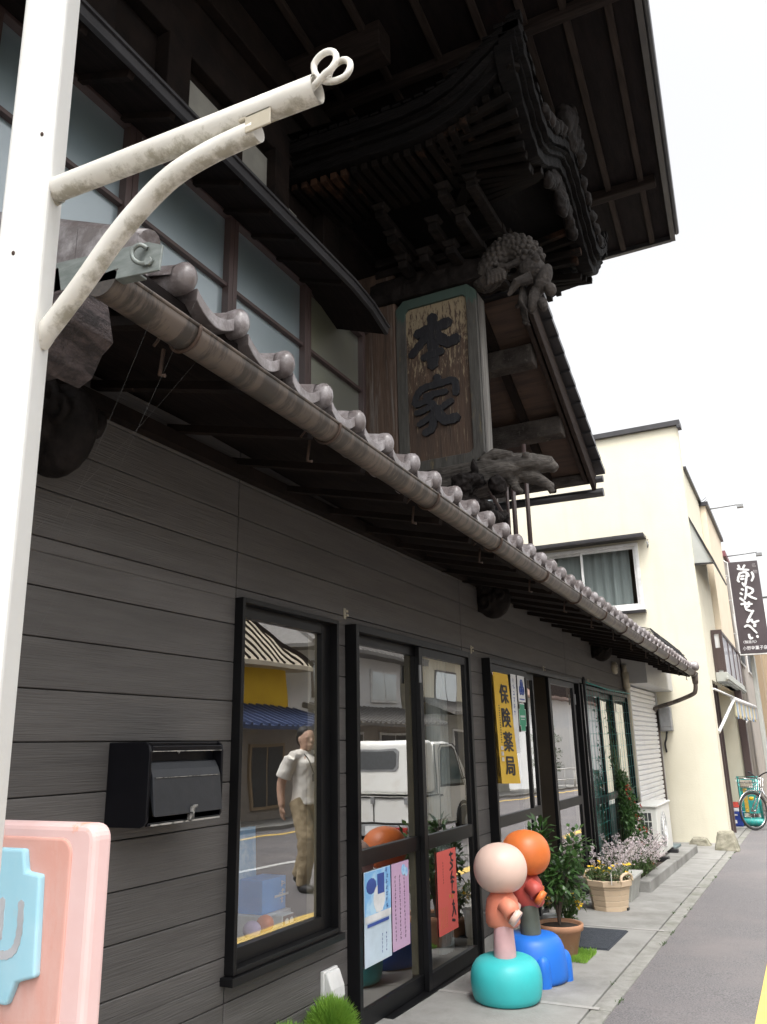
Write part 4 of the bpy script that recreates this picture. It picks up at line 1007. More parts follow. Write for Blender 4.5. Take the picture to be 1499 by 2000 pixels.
# pale blue stepped cross
g = G(); yc = -.70
half = [(-.777, 1.204), (-.787, 1.163), (-.828, 1.159), (-.838, .980), (-.786, .966), (-.768, .926)]
poly = half+[(2*yc-a, b) for a, b in reversed(half)]
g.prism(list(reversed(poly)), lambda u, v, q: (1.241-q, u, v), -.004, .014); g.build('cross_emblem', 'blue_resin', pk, bevel=.006, seg=3)
g = G()
fe = lambda u, v, q: (1.227-q, u, v)
for i, st in enumerate(([(-.733, 1.110), (-.7345, 1.04)], [(-.786, 1.108), (-.7885, 1.06), (-.781, 1.028), (-.762, 1.014), (-.740, 1.012)], [(-.66, 1.11), (-.685, 1.10), (-.711, 1.098)], [(-.68, 1.11), (-.68, 1.06), (-.66, 1.03), (-.685, .99)])):
    brush(g, st, .0155, fe, -.001, .0012+.0002*i, taper=(1, 1))
    if i % 2: g.build('letter', 'grey_letter', pk); g = G()

# ------------------------------------------------------------------ mailbox
mb = thing('mailbox', 'black metal mailbox with a drop-down charcoal flap, fixed to the plank wall', 'mailbox', (2.42, 0, 1.14))
g = G()
prf = [(0, 1.42), (-.155, 1.42), (-.178, 1.412), (-.188, 1.39), (-.188, 1.385), (-.01, 1.385)]
g.prism([(-.001, 1.418), (-.165, 1.418), (-.185, 1.405), (-.190, 1.385), (-.190, 1.16), (-.18, 1.145), (-.16, 1.138), (-.001, 1.138)], lambda u, v, q: (2.222+q, u, v), 0, .012)
g.prism([(-.001, 1.418), (-.165, 1.418), (-.185, 1.405), (-.190, 1.385), (-.190, 1.16), (-.18, 1.145), (-.16, 1.138), (-.001, 1.138)], lambda u, v, q: (2.618+q, u, v), 0, .012)
g.box(2.234, 2.618, -.168, -.001, 1.404, 1.417); g.box(2.234, 2.618, -.188, -.002, 1.142, 1.154); g.box(2.234, 2.618, -.012, -.001, 1.154, 1.404)
g.box(2.236, 2.616, -.19, -.178, 1.386, 1.404)
g.build('body', 'black_paint', mb, bevel=.003)
g = G(); g.box(2.24, 2.612, -.150, -.142, 1.3, 1.39); g.build('inner_panel', 'black_paint', mb)
g = G(); g.prism([(-.168, 1.348), (-.158, 1.352), (-.158, 1.33), (-.198, 1.176), (-.208, 1.172), (-.192, 1.30), (-.182, 1.325)], lambda u, v, q: (2.242+q, u, v), 0, .368); g.build('flap', 'door_paint', mb, bevel=.003)
g = G(); g.prism([(2.40, 1.39), (2.425, 1.39), (2.412, 1.374)], lambda u, v, q: (u, -.152-q, v), 0, .003); g.build('arrow_mark', 'worn_metal', mb)
g = G(); g.box(2.242, 2.61, -.196, -.191, 1.1435, 1.149); g.box(2.236, 2.614, -.1925, -.188, 1.384, 1.3865); g.box(2.255, 2.60, -.1965, -.1935, 1.297, 1.2985); g.build('edge_highlight', 'worn_metal', mb)  # scuffed metal strips that also paint the bright highlights along the box edges
g = G(); g.box(2.425, 2.447, -.214, -.2, 1.176, 1.196); g.box(2.43, 2.458, -.216, -.206, 1.19, 1.2); g.box(2.428, 2.45, -.208, -.19, 1.15, 1.172); g.tube([(2.437, -.212, 1.178), (2.437, -.205, 1.155)], .006, 8); g.build('clasp', 'worn_metal', mb, bevel=.002)

# wall outlet
wo = thing('wall_outlet', 'white weatherproof outlet cover low on the plank wall beside the glass doors', 'outlet', (3.74, 0, .3))
g = G(); g.box(3.665, 3.80, -.02, .0, .20, .375); g.build('plate', 'white_al', wo, bevel=.004)
g = G(); g.prism([(-.018, .37), (-.035, .368), (-.062, .30), (-.066, .25), (-.018, .25)], lambda u, v, q: (3.672+q, u, v), 0, .12); g.build('cover', 'white_al', wo, bevel=.008, seg=3)
g = G(); g.box(3.69, 3.78, -.062, -.02, .225, .249); g.build('plug_skirt', 'grey_pl', wo, bevel=.003)

# ------------------------------------------------------------------ banner, stickers, posters
bn = thing('pharmacy_banner', 'yellow cloth banner lettered 保険薬局 hanging on the entrance glass', 'banner', (6.38, -.06, 1.1))
def bf(u, v, q=0):                    # u 0..1 across, v 0..1 upwards
    x = 6.13+.36*u+(.10*u)*(1-v); 
    return (x, -.085-.012*(1-v)-(.05*max(0, .22-u)*(1-v)**2 if u < .22 else 0)-(.012*max(0, u-.9)*8*(1-v) if u > .9 else 0)-q, 1.93-.83*(1-v)-.02*u*(1-v))
g = G(); g.grid(lambda u, v: bf(u, v), 24, 40); g.build('cloth', 'banner', bn)
g = G()
for i, ch in enumerate('保険薬局'):
    vs, fs = glyphs(ch, 0.); cv = .81-.218*i
    for k_, (dx, dz) in enumerate(((-.03, 0), (0, .018), (0, -.018), (.03, 0))): g.add([bf(.58+(a+dx)*.56, cv+(b+dz)*.19, .003+.0006*k_) for a, b, _ in vs], fs)
g.build('lettering', 'ink', bn)
g = G()
for i in range(16):
    v = .70-.022*i; p = [bf(.19+.05*k, v-dz, .002) for k, dz in ((0, 0), (1, 0), (1, .012), (0, .012))]; g.add(p, [(0, 1, 2, 3)])
g.build('small_print', 'ink', bn)
g = G()
for i in range(3):
    vv = .33-.05*i
    for du in (.12, .2): g.add([bf(du, vv, .004), bf(du+.06, vv, .004), bf(du+.06, vv-.035, .004), bf(du, vv-.035, .004)], [(0, 1, 2, 3)])
g.build('white_print', 'white_ink', bn)
def poster(name, label, cat, x0, x1, z0, z1, y, mat, group=None, th=.002):
    t = thing(name, label, cat, ((x0+x1)/2, y, z0), group); g = G(); g.box(x0, x1, y-th, y, z0, z1); g.build('sheet', mat, t); return t
def vticks(g, x, z0, z1, n, y, w=.03, r=None):
    r = r or rng
    for i in range(n):
        z = z1-(z1-z0)*i/n; h = (z1-z0)/n*.72
        for _ in range(3):
            a = x+r.uniform(-w/2, w/2*.4); q = z-h*r.uniform(0, .8); g.box(a, a+w*r.uniform(.3, .6), y-.0006, y, q-h*.14, q)
        a = x+r.uniform(-w*.2, w*.2); g.box(a, a+w*.14, y-.0005, y, z-h, z)
yg = -.053
p = poster('paper_strip', 'long narrow white paper strip taped beside the yellow banner', 'paper', 6.66, 6.80, 1.31, 1.95, yg, 'paper')
g = G(); vticks(g, 6.72, 1.6, 1.92, 6, yg-.0025, .05); g.build('print', 'blueink', p)
p = poster('emblem_sticker', 'white sticker with a dark blue knot emblem on the entrance glass', 'sticker', 6.84, 7.04, 1.73, 1.95, yg, 'paper')
g = G()
for a in (90, 210, 330):
    q = R(a); cx, cz = 6.94+.035*math.cos(q), 1.845+.035*math.sin(q)
    g.tube([(cx+.03*math.cos(k*.52), yg-.004, cz+.036*math.sin(k*.52)) for k in range(12)], .006, 6, closed=True)
    g.ell((cx, yg-.004, cz), (.016, .003, .02), 10, 6)
g.box(6.87, 7.01, yg-.004, yg-.003, 1.747, 1.757); g.build('emblem', 'blueink', p)
p = thing('cross_sticker', 'green pharmacy cross sticker below the blue emblem', 'sticker', (6.93, yg, 1.49))
def crosspoly(cx, cz, w, h): 
    a, b = w/2, h/2; k = w*.17; c = h*.2
    return [(cx-a+k, cz-b), (cx+a-k, cz-b), (cx+a-k, cz-b+c), (cx+a, cz-b+c), (cx+a, cz+b-c), (cx+a-k, cz+b-c), (cx+a-k, cz+b), (cx-a+k, cz+b), (cx-a+k, cz+b-c), (cx-a, cz+b-c), (cx-a, cz-b+c), (cx-a+k, cz-b+c)]
g = G(); g.prism(crosspoly(6.93, 1.60, .20, .235), lambda u, v, q: (u, yg-q, v), 0, .001); g.build('white_edge', 'paper', p)
g = G(); g.prism(crosspoly(6.93, 1.60, .185, .22), lambda u, v, q: (u, yg-.001-q, v), 0, .001); g.build('cross', 'greencross', p)
g = G(); 
for i in range(4): g.box(6.865+.034*i, 6.888+.034*i, yg-.0035, yg-.002, 1.60, 1.617)
g.box(6.88, 6.98, yg-.0035, yg-.002, 1.582, 1.587); g.build('white_print', 'white_ink', p)
yi = -.005
p = poster('blue_poster', 'blue and white health poster with photo panel on the lower pane of the glass doors', 'poster', 4.10, 4.415, .29, .745, yi, 'palepaper')
g = G(); g.box(4.105, 4.41, yi-.004, yi-.002, .53, .742); g.build('picture', 'bluepaper', p)
g = G(); g.ell((4.18, yi-.004, .67), (.06, .002, .04), 16, 6); g.box(4.25, 4.33, yi-.006, yi-.004, .62, .72); g.box(4.13, 4.38, yi-.006, yi-.004, .475, .49); vticks(g, 4.36, .53, .74, 7, yi-.006, .03); vticks(g, 4.3, .32, .42, 5, yi-.003, .012); vticks(g, 4.35, .32, .42, 5, yi-.003, .012); g.build('print', 'blueink', p)
g = G(); g.lathe((4.27, yi-.005, .6), [(.07, 0), (.0, -.001)], 20, ax='y'); g.box(4.23, 4.31, yi-.0055, yi-.004, .535, .6); g.box(4.105, 4.41, yi-.005, yi-.0045, .496, .53); g.build('pale_print', 'paper', p)
p = poster('mauve_poster', 'mauve notice poster with vertical text close beside the blue and white health poster', 'poster', 4.43, 4.655, .30, .745, yi, 'mauve')
g = G()
for x in (4.47, 4.53, 4.59): vticks(g, x, .34, .68, 16, yi-.003, .016)
g.build('print', 'ink', p)
g = G(); g.ell((4.585, yi-.003, .70), (.03, .0015, .03), 14, 6); g.ell((4.62, yi-.003, .685), (.022, .0015, .025), 12, 6); g.build('pale_print', 'bluepaper', p)
p = poster('red_poster', 'red poster with black brush lettering on the lower pane of the glass doors', 'poster', 4.99, 5.30, .27, .745, -.043, 'redpaper')
g = G()
ry = .0
for i, st in enumerate(([(5.19, .71), (5.25, .712)], [(5.215, .725), (5.22, .68), (5.25, .67)], [(5.2, .665), (5.24, .64), (5.19, .62)], [(5.23, .61), (5.2, .57), (5.23, .575), (5.26, .565)], [(5.2, .55), (5.25, .545)], [(5.225, .56), (5.215, .50)], [(5.21, .49), (5.26, .48)], [(5.21, .42), (5.25, .415)], [(5.23, .44), (5.225, .38), (5.2, .35)], [(5.24, .40), (5.265, .35)], [(5.2, .33), (5.25, .32)])):
    brush(g, st, .016, lambda u, v, q: (u, -.0455-q, v), 0, .0006+.0001*i)
vticks(g, 5.08, .55, .68, 8, -.0455, .012); g.build('lettering', 'ink', p)
g = G(); g.box(5.17, 5.185, -.046, -.0452, .46, .48); g.box(5.21, 5.225, -.0475, -.0465, .455, .475)
for k in range(5): vticks(g, 5.02+.025*k, .30, .42, 9, -.0455, .006)
g.build('pale_print', 'ochre', p)

# goods on the shelf behind the display window
def figurine(name, label, x, y, mats, s=.07):
    t = thing(name, label, 'ornament', (x, y, .512), 'small ornaments on the window shelf')
    g = G(); g.lathe((x, y, .512), [(0, 0), (.36*s, 0), (.4*s, .3*s), (.3*s, .8*s), (.22*s, .95*s), (0, .97*s)], 16); g.build('body', mats[1], t)
    g = G(); g.ell((x, y, .512+1.3*s), (.48*s, .48*s, .44*s), 16, 10); g.build('top', mats[0], t)
figurine('shelf_ornament', 'small rounded ornament with a lilac top in the display window', 3.25, .10, ('purple', 'petal_y'), .085)
figurine('shelf_ornament', 'small rounded ornament with an orange top in the display window', 3.38, .12, ('orange', 'petal_y'), .085)
t = thing('blue_carton', 'bright blue carton with white print in the display window', 'carton', (3.62, .3, .512))
g = G(); g.box(3.50, 3.70, .22, .36, .63, .78); g.build('box', 'bright_blue', t, bevel=.003); g = G(); g.box(3.48, 3.72, .2, .38, .514, .628); g.build('stand', 'paper', t, bevel=.003); g = G(); vticks(g, 3.66, .65, .76, 3, .2185, .05); g.box(3.6, 3.72, .217, .2195, .69, .70); g.build('print', 'white_ink', t)
t = thing('owl_carton', 'white paper case with a brown owl-shaped box in the display window', 'case', (3.57, .14, .512))
g = G(); g.box(3.52, 3.62, .12, .18, .513, .63); g.build('box', 'paper', t, bevel=.003)
g = G(); g.box(3.525, 3.615, .114, .119, .575, .628); g.build('picture', 'shelf', t)
g = G(); g.ell((3.55, .113, .60), (.017, .003, .017), 14, 8); g.ell((3.59, .113, .60), (.017, .003, .017), 14, 8); g.build('pale_print', 'white_ink', t)
t = thing('white_carton', 'tall pale grey carton standing alone in the display window', 'carton', (3.12, .45, .512)); g = G(); g.box(3.02, 3.2, .4, .6, .513, 1.0); g.build('box', 'paper', t, bevel=.004); g = G(); g.box(3.03, 3.19, .397, .4, .6, .62); g.build('print', 'grey_pl', t)
t = thing('pale_blue_bag', 'pale blue paper bag standing behind the blue carton in the display window', 'bag', (3.55, .45, .512)); g = G(); g.hexa([(3.38, .40, .513), (3.72, .40, .513), (3.72, .52, .513), (3.38, .52, .513), (3.37, .43, 1.0), (3.73, .43, 1.0), (3.73, .47, 1.0), (3.37, .47, 1.0)]); g.build('bag', 'bluepaper', t, bevel=.003)
g = G(); g.tube(smooth_line([(3.48, .45, .99), (3.50, .45, 1.09), (3.60, .45, 1.09), (3.62, .45, .99)]), .004, 6); g.build('handle', 'paper', t)

# ------------------------------------------------------------------ statues (plain stand-ins) on domed bases
def statue(name, label, x, y, matbase, cols, s=1., facing=-70, base='dome'):
    z0 = zg(x); t = thing(name, label, 'statue', (x, y, z0))
    g = G()
    if base == 'dome':
        g.lathe((x, y, z0), [(0, 0), (.165, 0), (.185, .008), (.197, .05), (.203, .11), (.196, .165), (.172, .205), (.135, .226), (.08, .234), (0, .236)], 40)
    else:
        g.lathe((x, y, z0), [(0, 0), (.205, 0), (.215, .012), (.213, .10), (.20, .19), (.17, .245), (.13, .262), (0, .268)], 40)
        for a in (facing, facing+75, facing-75):
            g.lathe((x+.19*math.cos(R(a)), y+.19*math.sin(R(a)), z0), [(.05, 0), (.05, .10), (.043, .14), (.025, .165), (0, .172)], 16)
    g.build('pedestal', matbase, t, subsurf=1)
    zb = z0+(.228 if base == 'dome' else .262); f = Vector((math.cos(R(facing)), math.sin(R(facing)), 0)); sd_ = Vector((-f.y, f.x, 0))
    g = G()
    c = Vector((x, y, zb))
    for k in (-1, 1):
        q = c+sd_*.042*k
        g.lathe(q, [(.062, 0), (.062, .03), (.056, .12), (.05, .20), (0, .205)], 20)
    g.build('lower_column', cols[2], t)
    g = G(); g.lathe((x, y, zb+.15), [(0, 0), (.085, .0), (.098, .02), (.098, .08), (.088, .14), (.06, .18), (0, .19)], 28)
    for k in (-1, 1): 
        a = c+sd_*.08*k+Vector((0, 0, .285)); b = c+sd_*.12*k+f*.055+Vector((0, 0, .225)); g.tube([a, a.lerp(b, .5)+f*.01, b], [.045, .05, .047], 14)
    g.build('middle', cols[1], t)
    g = G()
    for k in (-1, 1):
        a = c+sd_*.12*k+f*.055+Vector((0, 0, .225)); b = c+sd_*.128*k+f*.082+Vector((0, 0, .205)); g.tube([a, b], [.047, .045], 16)
    g.build('rounded_stub', cols[0], t)
    g = G(); g.lathe((x, y, zb+.325), [(0, 0), (.06, .0), (.11, .02), (.148, .07), (.158, .125), (.15, .18), (.118, .232), (.065, .262), (0, .27)], 36); g.build('round_top', cols[0], t, subsurf=2)
    return t
statue('shopfront_statue', 'plain rounded pale peach and coral statue on a turquoise dome base by the glass doors', 4.86, -.50, 'teal', ('rosy', 'coral', 'rosy2'))
statue('shopfront_statue', 'plain rounded orange statue with grey legs on a bright blue base, behind the peach one', 5.36, -.50, 'blue', ('orange', 'red', 'olive'), base='drum')

# ------------------------------------------------------------------ plants
def ball_of_blades(g, c, r, n, ln, wd, r_):
    for _ in range(n):
        u = r_.uniform(-1, 1); a = r_.uniform(0, 6.283); q = math.sqrt(1-u*u); d = Vector((q*math.cos(a), q*math.sin(a), u*.9+.25)).normalized()
        p = Vector(c)+Vector((d.x*r[0], d.y*r[1], d.z*r[2]))*r_.uniform(.45, .98)
        g.leaf(p, d+Vector((r_.uniform(-.4, .4), r_.uniform(-.4, .4), r_.uniform(0, .7))), Vector((r_.random(), r_.random(), .3)), ln*r_.uniform(.6, 1.2), wd)
def kochia(x, y, r, top, label):
    t = thing('feathery_bush', label, 'bush', (x, y, zg(x)), 'feathery green bushes at the foot of the wall'); g = G()
    h = top-zg(x); ball_of_blades(g, (x, y, zg(x)+h*.52), (r, r, h*.46), 6500, .05, .0034, random.Random(int(x*100)))
    g.build('foliage', 'kochia', t); g = G(); g.tube([(x, y, zg(x)-.01), (x, y, zg(x)+h*.5)], [.012, .006], 6)
    for a in range(5): g.tube([(x, y, zg(x)+.05), (x+r*.6*math.cos(a*1.26), y+r*.6*math.sin(a*1.26), zg(x)+h*.55)], [.007, .003], 5)
    g.build('stem', 'stem', t)
kochia(3.55, -.13, .10, .295, 'larger bright green feathery bush below the white outlet cover'); kochia(3.2, -.13, .11, .275, 'lower bright green feathery bush at the bottom edge, below the display window')

def leafy(g, c, rr, n, ln, wd, r_, shell=.5):
    for _ in range(n):
        u = r_.uniform(-1, 1); a = r_.uniform(0, 6.283); q = math.sqrt(1-u*u); d = Vector((q*math.cos(a), q*math.sin(a), u))
        k = r_.uniform(shell, 1); p = Vector(c)+Vector((d.x*rr[0], d.y*rr[1], d.z*rr[2]))*k
        g.leaf(p, d+Vector((r_.uniform(-.8, .8), r_.uniform(-.8, .8), r_.uniform(-.6, .6))), Vector((r_.uniform(-.3, .3), r_.uniform(-.3, .3), 1)), ln*r_.uniform(.7, 1.25), wd*r_.uniform(.8, 1.2), .15)
# clay pot with a shrub
x, y = 6.02, -.50; z0 = zg(x)
t = thing('potted_shrub', 'terracotta pot with a dark glossy-leaved shrub beside the blue base', 'potted plant', (x, y, z0))
g = G(); g.lathe((x, y, z0), [(0, .0), (.098, 0), (.104, .01), (.142, .165), (.158, .17), (.162, .205), (.156, .21), (.14, .205), (.136, .185), (0, .18)], 36); g.build('pot', 'terracotta', t)
g = G(); g.lathe((x, y, z0), [(.135, .188), (.06, .194), (0, .196)], 24); g.build('soil', 'soil', t)
g = G(); r_ = random.Random(11); tips = []
for k in range(9):
    a = k*.75; tip = Vector((x+.15*math.cos(a), y+.15*math.sin(a), z0+.5+.08*(k % 4))); g.tube(smooth_line([(x, y, z0+.18), (x+.02*math.cos(a), y+.02*math.sin(a), z0+.32), tip], 3), [.012, .011, .009, .008, .006, .005, .003][:7], 6); tips.append(tip)
tip = Vector((x-.06, y+.08, z0+.86)); g.tube([(x, y, z0+.3), (x-.03, y+.04, z0+.6), tip], [.009, .007, .003], 6)
g.build('stem', 'bark', t)
g = G()
for tip in tips: leafy(g, tip-Vector((0, 0, .03)), (.12, .12, .13), 60, .065, .034, r_, .1)
leafy(g, (x, y, z0+.5), (.2, .2, .16), 180, .065, .034, r_, .3)
for k in range(14): leafy(g, (x-.03-.04*k/14, y+.04+.04*k/14, z0+.55+.32*k/14), (.05, .05, .03), 4, .085, .05, r_)
g.build('foliage', 'leaf', t)
# small pot with trailing yellow plant
x, y = 6.36, -.47; z0 = zg(x)
t = thing('small_potted_plant', 'little terracotta pot with a thin yellow-tipped plant behind the shrub pot', 'potted plant', (x, y, z0))
g = G(); g.lathe((x, y, z0), [(0, 0), (.05, 0), (.068, .1), (.075, .1), (.075, .125), (.062, .12), (0, .11)], 24); g.build('pot', 'terracotta', t)
g = G(); g.lathe((x+.0, y+.12, z0), [(0, 0), (.05, 0), (.065, .2), (.06, .2), (0, .19)], 20); g.build('white_pot', 'paper', t)
g = G(); gl = G(); gy = G()
for k in range(9):
    a = k*.7; pts = smooth_line([(x, y, z0+.11), (x+.07*math.cos(a), y+.05*math.sin(a), z0+.26), (x+.16*math.cos(a), y+.12*math.sin(a), z0+.30+.03*(k % 3))], 4); g.tube(pts, .004, 5)
    for p_ in pts[2:]: leafy(gl, p_, (.03, .03, .03), 5, .05, .026, r_)
    if k % 3 == 0: leafy(gy, pts[-1], (.025, .025, .02), 14, .03, .022, r_)
g.build('stem', 'stem', t); gl.build('foliage', 'leaf2', t); gy.split('yellow_tip', 'petal_y', t, per=14)
# turf square by the pot
g = G(); r_ = random.Random(5)
for _ in range(1500):
    px, py = r_.uniform(5.86, 6.20), r_.uniform(-.70, -.46)
    g.leaf((px, py, zg(px)), (r_.uniform(-.5, .5), r_.uniform(-.5, .5), 1), (1, 0, 0), r_.uniform(.02, .045), .006)
stuff(g.build('turf_patch', 'kochia', loc=(6.03, -.58, zg(6))), 'small patch of bright turf grass beside the terracotta pot', 'grass')
# doormat
t = thing('doormat', 'blue-grey ribbed rubber doormat in front of the open entrance', 'doormat', (6.78, -.52, zg(6.8)))
g = G(); mx = lambda u, v: (6.32+.70*u+.10*v*0, -.745+.42*v)
for i in range(28):
    for j in range(1):
        a, b = i/28, (i+.72)/28; q = [mx(a, 0), mx(b, 0), mx(b, 1), mx(a, 1)]
        g.hexa([(px, py, zg(px)+.002) for px, py in q]+[(px, py, zg(px)+.013) for px, py in q])
g.build('rib', 'mat', t)
g = G(); q = [mx(-.01, -.02), mx(1.01, -.02), mx(1.01, 1.02), mx(-.01, 1.02)]; g.hexa([(px, py, zg(px)+.001) for px, py in q]+[(px, py, zg(px)+.007) for px, py in q]); g.build('backing', 'mat', t)

# octagonal planter with yellow flowers
x, y = 7.98, -.42; z0 = zg(x)
t = thing('octagonal_planter', 'beige plastic octagonal planter with loop handles and yellow flowers', 'planter', (x, y, z0))
g = G()
lay = [(.155, 0), (.158, .04), (.165, .085), (.173, .13), (.181, .175), (.188, .20)]
for k in range(5):
    (r0, a), (r1, b) = lay[k], lay[k+1]; g.lathe((x, y, z0), [(r0+.004, a+.002), (r1+.004, b-.004), (r1, b)], 8, smooth=False)
g.lathe((x, y, z0), [(.196, .2), (.208, .204), (.214, .25), (.206, .256), (.19, .25), (.186, .21)], 8, smooth=False); g.lathe((x, y, z0), [(0, 0), (.155, 0)], 8, smooth=False)
for a in (-112.5, 67.5):
    d = Vector((math.cos(R(a)), math.sin(R(a)), 0)); s_ = Vector((-d.y, d.x, 0)); c = Vector((x, y, z0+.245))+d*.195
    g.tube(smooth_line([c-s_*.085, c-s_*.07+Vector((0, 0, .045)), c+Vector((0, 0, .062)), c+s_*.07+Vector((0, 0, .045)), c+s_*.085], 5), .013, 8)
g.build('pot', 'beige', t, bevel=.002)
g = G(); g.box(x-.03, x+.03, y-.163, y-.15, z0+.0, z0+.022); g.build('drain_hole', 'dark', t)
g = G(); g.lathe((x, y, z0), [(.19, .225), (.1, .235), (0, .24)], 16); g.build('soil', 'soil', t)
g = G(); gl = G(); gy = G(); r_ = random.Random(21)
for k in range(60):
    a = r_.uniform(0, 6.28); q = .18*math.sqrt(r_.random()); b = Vector((x+q*math.cos(a), y+q*math.sin(a), z0+.23)); tp = b+Vector((r_.uniform(-.05, .05), r_.uniform(-.05, .05), r_.uniform(.06, .15)))
    g.tube([b, tp], .002, 4); leafy(gl, b.lerp(tp, .5), (.035, .035, .03), 7, .035, .016, r_, .1)
    if k % 2 == 0:
        nrm = Vector((r_.uniform(-.5, .5), r_.uniform(-.8, .2), 1)).normalized(); o1 = nrm.orthogonal().normalized(); o2 = nrm.cross(o1)
        for m in range(7):
            dd = o1*math.cos(m*.9)+o2*math.sin(m*.9)+nrm*.35; gy.leaf(tp, dd, nrm, .02, .013, .1)
g.build('stem', 'stem', t); gl.build('foliage', 'leaf2', t); gy.split('flower', 'petal_y', t, per=7)
g = G(); g.box(7.76, 7.775, -.50, -.497, z0+.23, z0+.33); g.build('plant_label', 'white_al', t)

# grey trough and kerbed flower bed with pink-white flowers
x = 8.62; z0 = zg(x)
t = thing('grey_trough', 'weathered grey trough planter behind the octagonal planter', 'planter', (x, -.40, z0))
g = G(); g.hexa([(8.40, -.52, z0), (8.80, -.52, z0), (8.80, -.30, z0), (8.40, -.30, z0), (8.36, -.56, z0+.20), (8.84, -.56, z0+.20), (8.84, -.27, z0+.20), (8.36, -.27, z0+.20)]); g.box(8.34, 8.86, -.575, -.25, z0+.2, z0+.225); g.build('pot', 'greige', t, bevel=.005)
bed = thing('flower_bed_kerb', 'low pale concrete kerb around the flower bed under the end windows', 'kerb', (10.9, -.36, zg(10.9)))
g = G()
def kb(x0, x1, y0, y1, h):
    g.hexa([(x0, y0, zg(x0)-.02), (x1, y0, zg(x1)-.02), (x1, y1, zg(x1)-.02), (x0, y1, zg(x0)-.02), (x0, y0, zg(x0)+h), (x1, y0, zg(x1)+h), (x1, y1, zg(x1)+h), (x0, y1, zg(x0)+h)])
kb(9.05, 11.0, -.60, -.48, .11); kb(11.004, 13.0, -.60, -.30, .10); kb(9.05, 9.17, -.478, -.10, .11); kb(11.004, 13.0, -.298, -.08, .085)
g.build('block', 'concrete', bed, bevel=.012)
g = G(); g.hexa([(9.18, -.475, zg(9.18)-.01), (11, -.475, zg(11)-.01), (11, -.03, zg(11)-.01), (9.18, -.03, zg(9.18)-.01), (9.18, -.475, zg(9.18)+.075), (11, -.475, zg(11)+.075), (11, -.03, zg(11)+.075), (9.18, -.03, zg(9.18)+.075)]); g.build('soil', 'soil', bed)
t = thing('pink_flower_clump', 'airy clump of pale pink-white flower spikes in the kerbed bed', 'flowers', (9.6, -.35, zg(9.6)))
g = G(); gl = G(); gp = G(); r_ = random.Random(31)
for k in range(84):
    u = r_.random(); bx_ = 8.4+1.6*u+r_.uniform(-.1, .1); by = r_.uniform(-.50, -.22); b = Vector((bx_, by, zg(bx_)+.1)); h = r_.uniform(.2, .42)*(1.1-.6*abs(u-.4))
    if k % 11 == 0: h *= 1.35
    tp = b+Vector((r_.uniform(-.22, .22), r_.uniform(-.30, .10), h)); md = b.lerp(tp, .5)+Vector((r_.uniform(-.03, .03), r_.uniform(-.03, .03), .04)); P_ = smooth_line([b, md, tp], 5); g.tube(P_, .0022, 4)
    for p_ in P_[1:6]: leafy(gl, p_, (.02, .02, .02), 4, .04, .011, r_, .1)
    for p_ in P_[5:]:
        for _ in range(4):
            q = p_+Vector((r_.uniform(-.022, .022), r_.uniform(-.022, .022), r_.uniform(-.02, .03)))
            for m in range(3): gp.leaf(q, (r_.uniform(-1, 1), r_.uniform(-1, 1), r_.uniform(-.3, 1)), (r_.random(), r_.random(), 1), r_.uniform(.014, .024), .013, .2)
g.build('stem', 'stem', t); gl.build('foliage', 'leaf2', t); gp.build('blossom', 'petal_w', t)
t = thing('red_flower_vine', 'dark green vine with small red flowers climbing the net at the end windows', 'vine', (10.4, -.16, zg(10.4)))
gl = G(); gp = G(); g = G(); r_ = random.Random(41)
for k in range(460):
    v = r_.random()**1.5; xx = 10.30+r_.uniform(-.6, .75)*(1-v*.8)+.1*(1-v); zz = zg(10.4)+.1+v*1.0; yy = -.17-.20*(1-v)*r_.uniform(.2, 1.1)
    leafy(gl, (xx, yy, zz), (.06, .05, .06), 7, .06, .025, r_, .2)
    if k % 13 == 0:
        for m in range(5): gp.leaf((xx, yy-.05, zz+.02), (r_.uniform(-1, 1), r_.uniform(-1, 0), r_.uniform(-1, 1)), (0, 0, 1), .03, .018)
for k in range(7):
    xx = 10.1+.1*k; g.tube(smooth_line([(xx, -.15, zg(10)+.05), (xx+.05, -.14, .4), (10.3+.05*k, -.12, .9), (10.2+.1*k, -.09, 1.3+.1*(k % 3))], 5), .004, 5)
for k in range(40): leafy(gl, (10.25+r_.uniform(-.15, .2), -.1, .9+r_.uniform(0, .9)), (.03, .02, .04), 3, .04, .018, r_)
gl.build('foliage', 'leaf', t); gp.build('blossom', 'petal_r', t); g.build('stem', 'stem', t)
t = thing('plant_net', 'green plastic climbing net hung over the end windows', 'net', (10.5, -.1, 0))
g = G()
for i in range(18): xx = 9.2+.148*i; g.tube([(xx, -.095, zg(xx)+.3), (xx+.01, -.1, 1.0), (xx, -.095, 2.02)], .0014, 4)
for j in range(13): g.tube([(9.2+.6*k, -.097, .4+.135*j+r_.uniform(-.01, .01)) for k in range(5)], .0014, 4)
g.tube([(9.14, -.095, 2.03), (10.4, -.095, 2.0), (11.8, -.095, 2.02)], .006, 5); g.build('cords', 'tealsign', t)
g = G(); g.tube([(9.14, -.09, zg(9)), (9.14, -.09, 2.08)], .014, 8); g.tube([(9.14, -.09, 2.0), (9.14, -.09, 2.06)], .022, 8); g.build('pole', 'dark', t)
